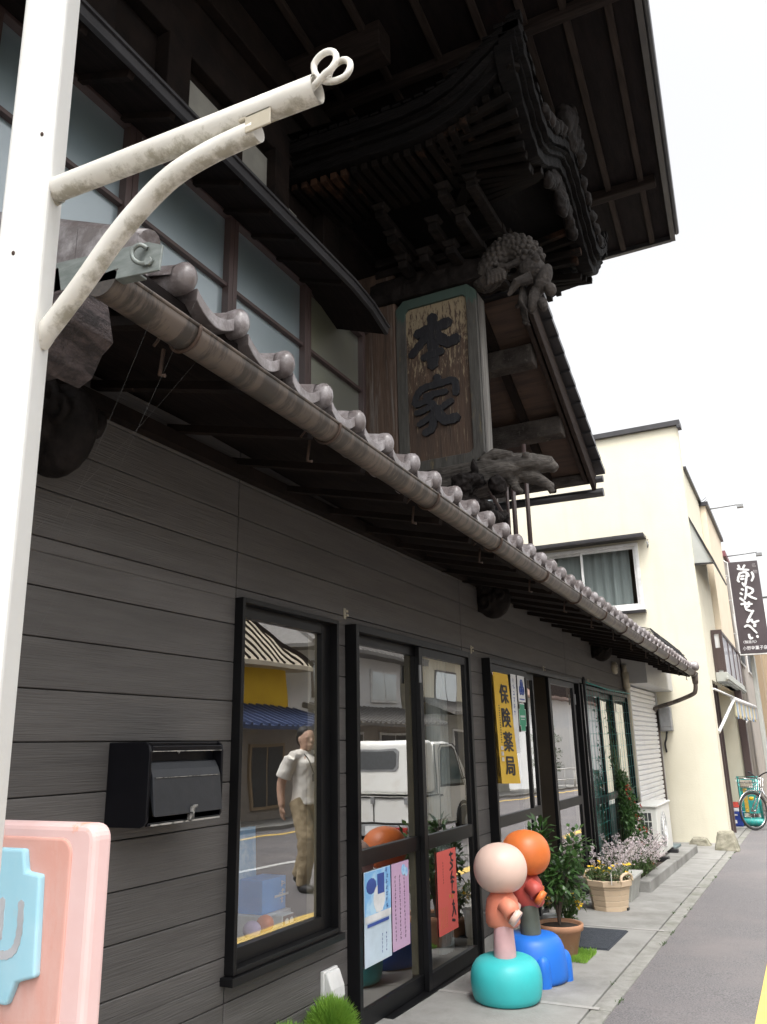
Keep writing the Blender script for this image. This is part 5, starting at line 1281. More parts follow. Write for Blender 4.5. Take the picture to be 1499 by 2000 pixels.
# air conditioner
t = thing('air_conditioner', 'off-white outdoor air conditioner unit with round fan guard in front of the shutter', 'air conditioner', (11.47, -.28, zg(11.3)))
zb = zg(11.3)+.14; X_0, X_1, Y_0, Y_1, ZT = 10.95, 12.0, -.425, -.145, .60
g = G(); g.box(X_0, X_1, Y_0, Y_1, zb, ZT); g.build('casing', 'ac', t, bevel=.018, seg=3)
g = G(); g.box(X_0-.02, X_1+.02, Y_0-.015, Y_1+.01, ZT-.004, ZT+.022); g.build('lid', 'ac', t, bevel=.01)
g = G(); g.box(X_0-.003, X_0+.01, -.36, -.18, zb+.08, ZT-.06); g.build('side_grille', 'grille', t)
g = G()
for k in range(5): z = zb+.08+(ZT-.14-zb)*k/4; g.box(X_0-.01, X_0-.002, -.365, -.175, z-.006, z+.006)
for k in range(5): yy = -.36+.18*k/4; g.box(X_0-.0095, X_0-.0015, yy-.004, yy+.004, zb+.08, ZT-.06)
g.build('side_bar', 'ac', t)
g = G(); cx_, cz_ = X_0+.40, (zb+ZT)/2; g.lathe((cx_, Y_0-.002, cz_), [(.205, 0), (0, 0)], 36, ax='y'); g.build('fan_opening', 'grille', t)
g = G()
for rr in (.04, .075, .11, .145, .18, .215): g.tube([(cx_+rr*math.cos(k*math.pi/16), Y_0-.018+.01*(rr > .2), cz_+rr*math.sin(k*math.pi/16)) for k in range(32)], .0035, 5, closed=True)
for k in range(24): a = k*math.pi/12; g.tube([(cx_+.03*math.cos(a), Y_0-.02, cz_+.03*math.sin(a)), (cx_+.215*math.cos(a+.3), Y_0-.006, cz_+.215*math.sin(a+.3))], .003, 5)
g.lathe((cx_, Y_0-.018, cz_), [(.04, 0), (.036, -.006), (0, -.008)], 20, ax='y'); g.build('fan_guard', 'white_al', t)
g = G()
for xx in (11.05, 11.85):
    g.box(xx-.05, xx+.05, -.50, -.10, zg(xx)+.075, zb-.005); g.box(xx-.04, xx+.04, -.45, -.12, zb-.005, zb+.012)
g.build('foot', 'dark', t, bevel=.006)
t = thing('slate_mat', 'small slate-blue mat lying on the pale slab past the air conditioner', 'mat', (12.5, -.22, zg(12.5)))
g = G(); g.hexa([(12.1, -.42, zg(12.1)+.10), (12.75, -.42, zg(12.75)+.10), (12.75, -.1, zg(12.75)+.10), (12.1, -.1, zg(12.1)+.10), (12.1, -.42, zg(12.1)+.13), (12.75, -.42, zg(12.75)+.13), (12.75, -.1, zg(12.75)+.13), (12.1, -.1, zg(12.1)+.13)]); g.build('slab', 'mat2', t, bevel=.006)
t = thing('electric_meter_box', 'grey electric meter box on the cream wall beside the shutter', 'meter box', (14.35, -.19, 1.53))
g = G(); g.box(14.24, 14.395, -.28, -.09, 1.53, 1.92); g.build('case', 'grey_pl', t, bevel=.02); g = G(); g.box(14.235, 14.25, -.27, -.10, 1.6, 1.9); g.build('door', 'grey_pl', t, bevel=.008); g = G(); g.tube(smooth_line([(14.37, -.17, 1.53), (14.37, -.15, 1.42), (14.37, -.12, 1.33), (14.38, -.13, 1.2)]), .015, 8); g.build('conduit', 'dark', t)

# weeds in the kerb joint
g = G(); r_ = random.Random(77)
for k in range(30):
    cx_ = 2.5+12*r_.random()**1.3; cy_ = -1.062 if k % 3 else -.953
    for _ in range(r_.randint(6, 22)):
        px, py = cx_+r_.gauss(0, .035), cy_+r_.gauss(0, .006); g.leaf((px, py, zg(px)-.012), (r_.uniform(-.7, .7), r_.uniform(-.7, .7), r_.uniform(.4, 1)), (1, 0, 0), r_.uniform(.010, .028), .004)
stuff(g.build('kerb_weeds', 'leaf2', loc=(6, -1.06, 0)), 'thin scattered weeds growing in the kerb joints along the road edge', 'weeds')
# ------------------------------------------------------------------ cream stucco neighbour
yb = thing('stucco_building', 'pale cream stucco building with a two-pane window and dark roof coping past the roller shutter', 'building', (14.4, 2, zg(14.4)))
xw, yf = 14.4, -.92
g = G(); zb = zg(14.4)-.1
oy0, oy1, oz0, oz1 = .0, 1.92, 3.60, 4.70
g.box(xw, xw+.2, yf, oy0, zb, 6.76); g.box(xw, xw+.2, oy1, 7, zb, 6.76); g.box(xw, xw+.2, oy0, oy1, zb, oz0); g.box(xw, xw+.2, oy0, oy1, oz1, 6.76)
g.build('side_wall', 'cream', yb)
g = G()
g.box(xw+.2, 17.0, yf, yf+.2, 2.35, 6.0); g.box(xw+.2, xw+.42, yf+.0, yf+.2, zb, 2.35)
g.box(16.85, 17.0, yf+.3, yf+.5, zb, 2.35); g.box(xw+.2, 17, yf+.2, 7, 5.7, 5.9); g.box(16.9, 17, yf+.5, 7, zb, 5.7)
g.build('front_wall', 'cream', yb)
g = G(); g.box(xw-.06, xw+.26, yf-.06, 7, 6.76, 6.86); g.box(xw+.2, 17.0, yf-.05, yf+.25, 6.0, 6.06); g.box(xw-.065, xw-.03, yf-.065, yf+.0, 6.70, 6.76); g.build('coping', 'flash', yb, bevel=.006)
g = G(); g.box(xw-.26, xw-.002, oy0-.19, oy1+.1, 4.78, 4.83); g.box(xw-.25, xw-.22, oy0-.18, oy1+.09, 4.83, 4.85); g.build('window_hood', 'flash', yb, bevel=.004)
g = G(); rect = lambda y0, y1, z0, z1, x0, x1, b: (g.box(x0, x1, y0, y0+b, z0, z1), g.box(x0, x1, y1-b, y1, z0, z1), g.box(x0, x1, y0+b, y1-b, z0, z0+b), g.box(x0, x1, y0+b, y1-b, z1-b, z1))
rect(oy0-.03, oy1+.03, oz0-.03, oz1+.03, xw-.05, xw+.08, .055); rect(oy0+.026, .99, oz0+.026, oz1-.026, xw-.02, xw+.02, .04); rect(.96, oy1-.026, oz0+.026, oz1-.026, xw+.025, xw+.06, .04)
g.box(xw-.09, xw-.002, oy0-.05, oy1+.05, 3.545, 3.569)
wf = g.build('window', 'white_al', yb, bevel=.003)
g = G(); g.box(xw-.10, xw-.003, oy0-.06, oy1+.06, 3.50, 3.543); g.build('sill', 'flash', wf)
g = G(); g.quad((xw+.0, .05, oz0+.05), (xw+.0, .97, oz0+.05), (xw+.0, .97, oz1-.05), (xw+.0, .05, oz1-.05)); g.quad((xw+.045, .98, oz0+.05), (xw+.045, oy1-.05, oz0+.05), (xw+.045, oy1-.05, oz1-.05), (xw+.045, .98, oz1-.05)); g.build('pane', 'glass_wavy', wf)
g = G(); g.grid(lambda u, v: (xw+.13+.03*math.sin(u*70)*(.5+.5*math.sin(u*9))+.01*math.sin(u*31+v*2), .16+1.8*u, 3.6+1.1*v), 140, 2); g.build('curtain', 'curtain', wf)
g = G(); g.box(xw+.6, xw+.62, -.3, 2.4, 3.3, 5.0); g.build('room_back', 'interior', wf)
g = G(); g.prism([(yf-.0, 5.04), (yf-.0, 4.27), (yf-.285, 4.255)], lambda u, v, q: (xw+.03+q, u, v), 0, .04); g.build('canopy_cheek', 'greywall', yb)
g = G(); g.hexa([(xw-.0, yf-.005, 5.05), (16.9, yf-.005, 5.05), (16.9, yf-.30, 4.25), (xw-.0, yf-.30, 4.25), (xw-.0, yf-.005, 5.09), (16.9, yf-.005, 5.09), (16.9, yf-.32, 4.27), (xw-.0, yf-.32, 4.27)]); g.box(xw, xw+.1, yf-.30, yf, 4.235, 4.252); g.build('shed_canopy', 'flash', yb)
g = G(); g.box(14.9, 16.5, yf+.12, yf+.15, zb, 2.35)
g.build('shop_door', 'greywall', yb)
g = G()
for a in (14.95, 15.5, 16.0): g.box(a, a+.4, yf+.10, yf+.12, .55, 2.2)
g.split('door_pane', 'grille', yb)
g = G()
for a in (14.87, 15.42, 15.93, 16.45): g.box(a, a+.05, yf+.06, yf+.13, zb, 2.35)
g.split('door_frame', 'brown_frame', yb)
g = G(); g.tube([(xw-.02, -.20, 4.70), (xw-.06, -.20, 4.72), (xw-.08, -.22, 4.66), (xw-.05, -.2, 4.62)], .012, 7); g.build('wire_anchor', 'grey_pl', yb)
t = thing('service_wire', 'thin overhead service wires running from the cream wall along the street', 'wire', (xw, -.2, 4.7)); g = G()
for d in (0, .05): g.tube([(xw-.05+k*.3, -.20-.085*k+0*d, 4.70+d+.145*k-.02*math.sin(k*.3)) for k in range(11)], .006, 5)
g.build('cable', 'dark', t)

# glazed balcony, awning
bl = thing('glazed_balcony', 'brown framed glazed balcony jutting over the pavement on the cream shopfront', 'balcony', (16.5, -1.1, 2.5))
g = G(); g.box(15.6, 20.3, -1.12, -.93, 2.36, 2.52); g.box(15.55, 20.35, -1.14, -1.10, 2.39, 2.44); g.build('floor_slab', 'greywall', bl, bevel=.005)
g = G(); X_ = 15.65
for a in (-1.11, -.98): g.box(X_, X_+.07, a, a+.05, 2.47, 3.199)
g.box(X_, X_+.07, -1.11, -.93, 3.20, 3.27); g.box(X_+.002, X_+.06, -1.058, -.982, 2.472, 2.51); g.box(X_-.01, X_+.03, -1.06, -.98, 2.56, 2.95)
for a in (16.9, 18.1, 19.3, 20.2): g.box(a, a+.05, -1.11, -1.075, 2.47, 3.2)
g.box(15.72, 20.25, -1.115, -1.07, 3.20, 3.25); g.build('frame', 'brown_frame', bl)
g = G(); g.box(X_+.02, X_+.04, -1.065, -.98, 2.5, 3.2); g.build('side_panel', 'white_wall', bl)
g = G()
for a, b in ((15.72, 16.9), (16.95, 18.1), (18.15, 19.3), (19.35, 20.2)): g.box(a, b, -1.095, -1.089, 2.47, 3.2)
g.build('glazing', mk('balcony_glazing', (.62, .63, .68), (.5, .52, .58), rough=.15, nscale=1.2), bl)
aw = thing('roll_awning', 'rolled white awning bar with a faded striped fringe below the balcony', 'awning', (18, -1.2, 2))
g = G(); g.tube([(15.7, -1.15, 2.06), (19.9, -1.29, 2.04)], .042, 12); g.build('roller', 'white_al', aw)
g = G(); g.tube([(14.75, -.93, 1.5), (15.75, -1.15, 2.04)], .026, 8); g.tube([(18.9, -.98, 1.5), (19.7, -1.28, 2.02)], .02, 8); g.tube([(14.8, -.93, 2.2), (15.7, -1.15, 2.09)], .018, 6); g.split('arm', 'white_al', aw)
fr_cols = [mk('fringe_'+n, c, rough=.8) for n, c in (('cream', (.6, .55, .36)), ('blue', (.30, .42, .62)), ('pale', (.62, .63, .60)), ('sand', (.62, .50, .30)))]
for i, m_ in enumerate(fr_cols):
    g = G()
    for k in range(i, 22, 4):
        a = k/22; b = (k+.96)/22; P_ = lambda q: (15.8+4.0*q, -1.155-.135*q)
        (xa, ya), (xb, yb_) = P_(a), P_(b); dz = .26+.03*math.sin(k*2.3)
        g.hexa([(xa, ya-.01, 2.03-dz), (xb, yb_-.01, 2.03-dz-.02), (xb, yb_+.01, 2.03-dz-.02), (xa, ya+.01, 2.03-dz), (xa, ya-.01, 2.03), (xb, yb_-.01, 2.03), (xb, yb_+.01, 2.03), (xa, ya+.01, 2.03)])
    g.split('fringe', m_, aw)

# buildings further along the street
def simple_block(name, label, x0, x1, y0, y1, ztop, mat, cap='flash', wins=(), winmat='grille', capz=.08, zbot=None):
    t = thing(name, label, 'building', (x0, (y0+y1)/2, zg(x0)))
    g = G(); g.box(x0, x1, y0, y1, zg(x1)-.2 if zbot is None else zbot, ztop); g.build('wall', mat, t)
    g = G(); g.box(x0-.05, x1+.05, y0-.06, y1, ztop, ztop+capz); g.build('coping', cap, t)
    for (a, b, c, d) in wins:
        g = G(); g.box(a, b, y0-.03, y0+.01, c, d); w_ = g.build('window', 'white_al', t)
        g = G(); g.box(a+.06, b-.06, y0-.04, y0-.031, c+.06, d-.06); g.build('pane', winmat, w_)
    return t
pb_ = simple_block('peach_building', 'peach plastered shop building just past the cream stucco one', 17.02, 20.5, -1.03, 7, 5.93, 'peach', zbot=2.36)
g = G(); g.box(17.02, 20.5, -.42, 7, zg(20), 2.358); g.build('lower_wall', 'greywall', pb_)
g = G(); g.box(18.75, 18.95, -.98, -.425, zg(18.8)-.05, 2.358); g.build('cross_wall', 'cream', pb_); g = G(); g.box(18.7, 19.0, -1.12, -.985, zg(18.8)-.05, 2.358); g.build('corner_post', 'brown_frame', pb_, bevel=.005)
g = G(); g.box(20.2, 20.5, -1.02, -.425, zg(20)-.1, 2.358); g.build('end_pier', 'brownwall', pb_)
g = G(); g.tube([(17.4, -1.03, 5.95), (17.4, -1.62, 5.97)], .015, 6); g.box(17.34, 17.46, -1.72, -1.60, 5.9, 5.96); g.build('floodlight', 'grey_pl', pb_)
bb = simple_block('brown_building', 'brown building with a red-edged roof behind the vertical plum sign', 21.4, 30, -.99, 7, 5.75, 'brownwall', cap=mk('red_brown_coping', (.22, .07, .08), rough=.5), wins=((22, 24, 3.2, 4.4), (25.5, 27.5, 3.2, 4.4)), capz=.14)
g = G(); g.tube([(21.7, -.99, 5.8), (21.7, -1.75, 5.83)], .018, 6); g.box(21.63, 21.77, -1.86, -1.72, 5.73, 5.8); g.build('floodlight', 'grey_pl', bb)
tp = thing('tan_pillar', 'tan square pillar standing at the pavement edge beyond the balcony', 'pillar', (22.6, -1.38, zg(22.6)))
g = G(); g.box(22.4, 23.2, -1.46, -1.27, zg(23), 3.6); g.build('shaft', 'tanwall', tp, bevel=.01); g = G(); g.box(22.35, 23.25, -1.47, -1.25, zg(23), .15); g.build('foot', 'greywall', tp)
gp_ = thing('grey_pillar', 'pale grey-green pillar between the brown pier and the tan pillar', 'pillar', (21.6, -1.32, zg(21.6)))
g = G(); g.box(21.3, 21.9, -1.35, -1.265, zg(22), 3.3); g.build('shaft', 'greywall', gp_, bevel=.01); g = G(); g.box(21.28, 21.92, -1.36, -1.26, zg(22), .1); g.build('foot', 'greywall', gp_)
simple_block('ochre_building', 'ochre wooden-fronted building further down the street', 30.1, 44, -1.7, 7, 4.4, 'tanwall', wins=((31, 33, 2.4, 3.6), (35, 38, 2.4, 3.6)))
simple_block('white_building', 'tall white building with blue-grey window bands far along the street', 60, 72, -2.2, 7, 10.5, 'white_wall', wins=((61, 70, 7.0, 8.2), (61, 70, 3.6, 4.8)), winmat='roof_grey')

# ------------------------------------------------------------------ vertical blade sign
bs = thing('vertical_shop_sign', 'tall dark plum sign with white brush lettering 前沢せんべい hanging over the street', 'sign', (21, -1.4, 3.3))
g = G(); g.hexa([(21, -1.74, 3.30), (21.12, -1.74, 3.30), (21.12, -1.09, 3.32), (21, -1.09, 3.32), (21, -1.74, 5.49), (21.12, -1.74, 5.49), (21.12, -1.09, 5.51), (21, -1.09, 5.51)]); g.build('panel', 'bladebg', bs, bevel=.006)
g = G(); g.box(20.985, 21.13, -1.092, -1.068, 3.30, 5.52); g.box(20.985, 21.13, -1.75, -1.07, 3.275, 3.297); g.build('edge_frame', 'white_al', bs)
g = G(); g.tube([(21.06, -1.08, 5.5), (21.06, -.95, 5.62)], .018, 6)
for z in (5.2, 4.6, 3.8): g.tube([(21.06, -1.07, z), (21.06, -.72, z)], .015, 6)
g.tube([(21.06, -1.07, 5.2), (21.06, -.75, 4.9)], .012, 6); g.build('bracket', 'white_al', bs)
SP = [[(-1.315, 5.418), (-1.339, 5.35)], [(-1.457, 5.402), (-1.411, 5.334)], [(-1.284, 5.332), (-1.40, 5.30), (-1.534, 5.275)], [(-1.322, 5.221), (-1.262, 5.06), (-1.293, 5.01)], [(-1.329, 5.22), (-1.47, 5.221), (-1.448, 5.061), (-1.391, 4.905), (-1.349, 4.982)], [(-1.333, 5.138), (-1.415, 5.146)], [(-1.325, 5.074), (-1.406, 5.073)], [(-1.496, 5.202), (-1.515, 5.118)], [(-1.587, 5.216), (-1.609, 5.108), (-1.557, 5.0)],
      [(-1.308, 4.833), (-1.355, 4.804)], [(-1.273, 4.74), (-1.319, 4.695)], [(-1.25, 4.621), (-1.328, 4.541)], [(-1.424, 4.877), (-1.40, 4.73), (-1.355, 4.579)], [(-1.424, 4.877), (-1.546, 4.808), (-1.535, 4.729), (-1.412, 4.677)], [(-1.414, 4.693), (-1.5, 4.62), (-1.607, 4.562)],
      [(-1.252, 4.469), (-1.37, 4.475), (-1.498, 4.453)], [(-1.434, 4.515), (-1.421, 4.421), (-1.377, 4.389)], [(-1.347, 4.524), (-1.353, 4.348), (-1.462, 4.29)], [(-1.5, 4.302), (-1.42, 4.18), (-1.326, 4.033)], [(-1.333, 4.032), (-1.434, 4.087), (-1.454, 4.022), (-1.588, 4.05)], [(-1.261, 3.928), (-1.358, 3.951), (-1.506, 3.767)], [(-1.458, 3.943), (-1.506, 3.924)], [(-1.47, 3.975), (-1.515, 3.96)], [(-1.331, 3.75), (-1.347, 3.655), (-1.406, 3.666)], [(-1.505, 3.705), (-1.513, 3.658)]]
g = G(); fb = lambda u, v, q: (20.995-q, u, v)
for i, st in enumerate(SP): brush(g, st, .052, fb, 0, .003+.0006*i, taper=(.9, .8))
fm = lambda u, v, q: (20.992-q, -u, v)
g.build('lettering', 'white_ink', bs); g = G(); write(g, '〈製造元〉', fm, 1.33, 3.575, .075, 1., .01); g.build('small_lettering', 'white_ink', bs); g = G(); write(g, '小野寺菓子店', fm, 1.425, 3.43, .098, .92, .01); g.build('small_lettering', 'white_ink', bs)
g = G(); write(g, '名', fm, 1.655, 5.38, .10, 1, .01); write(g, '物', fm, 1.665, 5.22, .10, 1, .01); g.build('faint_lettering', 'grey_ink', bs)

# ------------------------------------------------------------------ small things on the far pavement
def wedge(name, label, x, y, lx, ly, h, tx, ty):
    t = thing(name, label, 'kerb stone', (x, y, zg(x))); z = zg(x)-.02; g = G()
    g.hexa([(x-lx, y-ly, z), (x+lx, y-ly, z), (x+lx, y+ly, z), (x-lx, y+ly, z), (x-tx, y-ty, z+h), (x+tx, y-ty, z+h), (x+tx, y+ty, z+h), (x-tx, y+ty, z+h)])
    o = g.build('block', 'stone', t, bevel=.03, seg=3); o.modifiers.new('s', 'SUBSURF').levels = 2; o.modifiers['s'].render_levels = 3; o.modifiers['s'].subdivision_type = 'SIMPLE'
    tx_ = bpy.data.textures.new('clouds', 'CLOUDS'); tx_.noise_scale = .06; d = o.modifiers.new('disp', 'DISPLACE'); d.texture = tx_; d.strength = .03
wedge('kerb_stone', 'large mossy trapezoid stone block at the corner of the cream wall', 13.5, -.95, .18, .17, .27, .12, .10)
wedge('kerb_stone', 'small low stone wedge against the foot of the cream wall', 14.0, -.52, .10, .17, .13, .08, .10)
t = thing('blue_crate', 'blue plastic crate on the pavement with a white stamp', 'crate', (18.0, -.74, zg(18)))
g = G(); z = zg(18); g.box(17.88, 18.25, -.88, -.60, z, z+.27); g.build('body', 'cratblue', t, bevel=.01)
g = G()
for k in range(3): g.box(17.872, 17.88, -.87, -.61, z+.03+.09*k, z+.045+.09*k)
g.build('rib', 'cratblue', t); g = G(); g.box(17.868, 17.872, -.78, -.71, z+.06, z+.12); g.box(17.868, 17.872, -.80, -.68, z+.2, z+.225); g.split('stamp', 'white_ink', t)
t = thing('foam_box', 'white foam box with a red lid sitting on the blue crate', 'box', (18.05, -.76, z+.27))
g = G(); g.box(17.9, 18.22, -.87, -.66, z+.272, z+.34); g.build('body', 'paper', t, bevel=.008); g = G(); g.hexa([(17.89, -.875, z+.342), (18.23, -.875, z+.342), (18.23, -.655, z+.342), (17.89, -.655, z+.342), (17.94, -.83, z+.43), (18.2, -.83, z+.43), (18.2, -.70, z+.43), (17.94, -.70, z+.43)]); g.build('lid', 'petal_r', t, bevel=.015)
t = thing('sign_stand', 'teal framed pavement sign stand with ochre panel and water-filled base', 'sign stand', (18.25, -1.0, zg(18.25)))
z = zg(18.25); g = G()
g.tube([(18.25, -.88, z+.1), (18.25, -.86, z+.9), (18.25, -1.20, z+.9), (18.25, -1.22, z+.1)], .025, 8); g.build('frame', 'tealsign', t)
g = G(); g.box(18.235, 18.2515, -1.19, -.89, z+.22, z+.86); g.build('panel', 'tealsign', t); g = G(); g.box(18.225, 18.234, -1.0, -.93, z+.24, z+.68); g.build('ochre_stripe', 'ochre', t); g = G(); g.box(18.225, 18.234, -1.12, -.9, z+.70, z+.84); g.build('pale_panel', 'beige_pl', t)
g = G(); g.tube([(18.1, -.84, z+.07), (18.1, -1.24, z+.07)], .07, 14); g.tube([(18.4, -.84, z+.07), (18.4, -1.24, z+.07)], .07, 14); g.box(18.1, 18.4, -1.2, -.88, z+.03, z+.12); g.build('base', 'tealsign', t, bevel=.01)
# bicycle
bk = thing('bicycle', 'silver and black city bicycle with a wire front basket parked on the far pavement', 'bicycle', (17.5, -1.35, zg(17.3)))
O = Vector((17.15, -1.14, zg(17.3))); fd = Vector((math.cos(R(-42)), math.sin(R(-42)), 0)); sd2 = Vector((-fd.y, fd.x, 0))
def bp(a, z, s=0): return O+fd*a+sd2*s+Vector((0, 0, z))
def wheel(a):
    g = G(); g.tube([bp(a+.315*math.cos(k*math.pi/20), .33+.315*math.sin(k*math.pi/20)) for k in range(40)], .018, 8, closed=True); w_ = g.build('wheel', 'tyre', bk)
    g = G(); g.tube([bp(a+.292*math.cos(k*math.pi/20), .33+.292*math.sin(k*math.pi/20)) for k in range(40)], .009, 6, closed=True); g.build('rim', 'chrome', w_)
    g = G()
    for k in range(18): q = k*math.pi/9; g.tube([bp(a+.02*math.cos(q+.5), .33+.02*math.sin(q+.5), .02*(-1)**k), bp(a+.29*math.cos(q), .33+.29*math.sin(q))], .0018, 4)
    g.tube([bp(a, .33, -.05), bp(a, .33, .05)], .018, 8); g.build('spoke', 'chrome', w_)
wheel(0); wheel(1.08)
g = G()
g.tube([bp(.22, .85), bp(.24, .70)], .018, 8); g.tube([bp(.24, .72), bp(.42, .42), bp(.62, .30)], .018, 8); g.tube([bp(.62, .28), bp(.78, .78)], .016, 8); g.tube([bp(.62, .28), bp(1.08, .33, .05)], .01, 6); g.tube([bp(.62, .28), bp(1.08, .33, -.05)], .01, 6); g.tube([bp(.73, .62), bp(1.08, .33, .05)], .008, 6)
g.tube([bp(.24, .70, .03), bp(.0, .33, .05)], .012, 6); g.tube([bp(.24, .70, -.03), bp(.0, .33, -.05)], .012, 6); g.build('frame', 'chrome', bk)
g = G(); g.tube(smooth_line([bp(.34, .98, .28), bp(.22, 1.0, .22), bp(.20, .93, .06), bp(.22, .86), bp(.20, .93, -.06), bp(.22, 1.0, -.22), bp(.34, .98, -.28)]), .011, 8); g.tube([bp(.34, .98, .28), bp(.24, .995, .24)], .017, 8); g.tube([bp(.34, .98, -.28), bp(.24, .995, -.24)], .017, 8); g.build('handlebar', 'dark', bk)
g = G()
for k in range(7):
    s_ = -.17+.34*k/6; g.tube([bp(.16, .90, s_), bp(.14, .68, s_*.8), bp(-.12, .68, s_*.8), bp(-.17, .90, s_)], .0035, 4)
for zz, w_ in ((.90, .17), (.82, .16), (.75, .15)): g.tube([bp(.16, zz, w_), bp(-.17+.02*(.9-zz)*10, zz, w_), bp(-.17+.02*(.9-zz)*10, zz, -w_), bp(.16, zz, -w_)], .005, 5, closed=True)
g.build('basket', 'chrome', bk); g = G(); g.ell(bp(.86, .86), (.12, .08, .04), 12, 8); g.build('saddle', 'dark', bk); g = G(); g.lathe(bp(-.02, .55)-Vector((0, 0, 0)), [(.0, -.04), (.04, -.03), (.045, .02), (0, .03)], 12); g.build('headlight', 'petal_y', bk)
g = G()
for a in (0, 1.08): g.tube([bp(a+.35*math.cos(q), .33+.35*math.sin(q)) for q in [R(20+10*k) for k in range(15)]], .014, 6)
g.build('mudguard', 'chrome', bk)

# ------------------------------------------------------------------ cobwebs at the gutter end
t = thing('cobweb', 'dusty cobweb strands hanging below the gutter end', 'cobweb', (1.5, -.7, 2.5)); g = G()
for a, b in (((1.60, -.83, 2.62), (1.42, -.45, 1.55)), ((1.46, -.80, 2.5), (1.38, -.5, 1.7)), ((1.72, -.80, 2.55), (1.52, -.3, 1.95))):
    g.tube([Vector(a).lerp(Vector(b), k/8)+Vector((0, 0, -.03*math.sin(k/8*3.1))) for k in range(9)], .00016, 4)
g.build('strand', 'web', t)
# ------------------------------------------------------------------ across the street (seen mirrored in the shop glass)
tk = thing('light_truck', 'small white pickup truck with a hard canopy, mirrored in the glass doors', 'truck', (13.4, -4.2, zg(13.4)-.01))
TY0, TY1 = -4.85, -3.50; zr = zg(12.2)-.012
g = G(); g.prism([(12.34, .64), (13.12, .64), (13.12, 1.44), (13.05, 1.475), (12.52, 1.485), (12.44, 1.45)], lambda u, v, q: (u, TY0+.02+q, v), 0, TY1-TY0-.05); g.build('canopy', 'truck', tk, bevel=.06, seg=4)
g = G(); cp = [(-4.48, 1.03), (-3.86, 1.03), (-3.81, 1.08), (-3.81, 1.27), (-3.86, 1.32), (-4.48, 1.32), (-4.53, 1.27), (-4.53, 1.08)]
rx = lambda v: 12.34+(v-.64)*.1235
g.prism([(u+(.04 if u > -4.2 else -.04), v+(.035 if v > 1.18 else -.035)) for u, v in cp], lambda u, v, q: (rx(v)-q, u, v), -.01, .010); rw = g.build('rear_window', 'grey_pl', tk, bevel=.004)
g = G(); g.prism(cp, lambda u, v, q: (rx(v)-.012-q, u, v), -.008, .004); g.build('pane', 'grille', rw)
g = G(); g.box(12.30, 13.16, TY0, TY1, .20, .61); g.build('cargo_bed', 'truck', tk, bevel=.012)
g = G(); g.box(12.285, 12.299, TY0, TY1, .585, .61); g.box(12.288, 12.299, TY0, TY1, .20, .225); g.box(12.3, 13.16, TY1+.001, TY1+.015, .585, .61); g.box(12.29, 12.299, -4.2, -4.185, .23, .58); g.box(13.17, 13.19, TY1-.04, TY1-.028, .15, 1.42); g.box(12.375, 12.39, TY0+.06, TY1-.06, .86, .872); g.split('seam', 'dark', tk)
g = G(); g.box(12.27, 12.29, -3.62, -3.56, .50, .60); g.box(12.27, 12.29, -4.24, -4.16, .5, .6); g.split('gate_latch', 'grey_pl', tk, bevel=.004)
g = G(); g.prism([(13.2, .08), (14.95, .08), (14.95, .42), (14.8, .66), (14.12, 1.34), (13.95, 1.42), (13.6, 1.455), (13.2, 1.455)], lambda u, v, q: (u, TY0+.03+q, v), 0, TY1-TY0-.06); g.build('cab', 'truck', tk, bevel=.06, seg=4)
g = G(); dw = [(13.40, .74), (14.32, .74), (14.0, 1.28), (13.92, 1.33), (13.46, 1.33), (13.41, 1.28)]; g.prism([(13.36, .70), (14.40, .70), (14.04, 1.31), (13.94, 1.37), (13.43, 1.37), (13.36, 1.30)], lambda u, v, q: (u, TY1-.034+q, v), 0, .008); d_ = g.build('door_window', 'dark', tk)
g = G(); g.prism(dw, lambda u, v, q: (u, TY1-.024+q, v), 0, .006); g.build('pane', mk('tinted_glazing', (.10, .135, .14), (.16, .2, .2), rough=.1, nscale=2), d_)
g = G(); P_ = [(13.3, .12), (14.42, .12), (14.46, .68), (14.08, 1.35), (13.96, 1.41), (13.38, 1.41), (13.3, 1.33)]
for p_, q_ in zip(P_, P_[1:]+P_[:1]): g.tube([(p_[0], TY1-.028, p_[1]), (q_[0], TY1-.028, q_[1])], .007, 5)
g.build('door_seam', 'dark', tk); g = G(); g.box(13.34, 13.46, TY1-.032, TY1-.008, .56, .59); g.build('handle', 'dark', tk)
g = G(); g.box(14.30, 14.38, TY1+.02, TY1+.16, .80, 1.0); m_ = g.build('mirror', 'dark', tk, bevel=.015); g = G(); g.tube([(14.25, TY1-.04, .80), (14.33, TY1+.08, .84)], .012, 6); g.build('mirror_arm', 'dark', tk)
g = G(); g.box(14.86, 14.96, TY0+.1, TY0+.35, .34, .46); g.box(14.86, 14.96, TY1-.35, TY1-.06, .34, .46); g.split('headlight', 'white_al', tk, bevel=.01)
g = G(); g.box(12.24, 12.28, TY0+.08, TY0+.38, .06, .16); g.box(12.24, 12.28, TY1-.38, TY1-.08, .06, .16); g.split('tail_lamp', 'tail', tk, bevel=.006); g = G(); g.box(12.25, 12.27, -4.3, -4.02, .04, .17); g.build('number_plate', 'paper', tk)
g = G(); g.box(12.26, 12.32, TY0+.04, TY1-.04, .02, .19); g.build('bumper', 'grey_pl', tk, bevel=.008)
g = G(); g.box(12.33, 13.6, TY0+.12, TY1-.12, .02, .2); g.build('chassis', 'dark', tk)
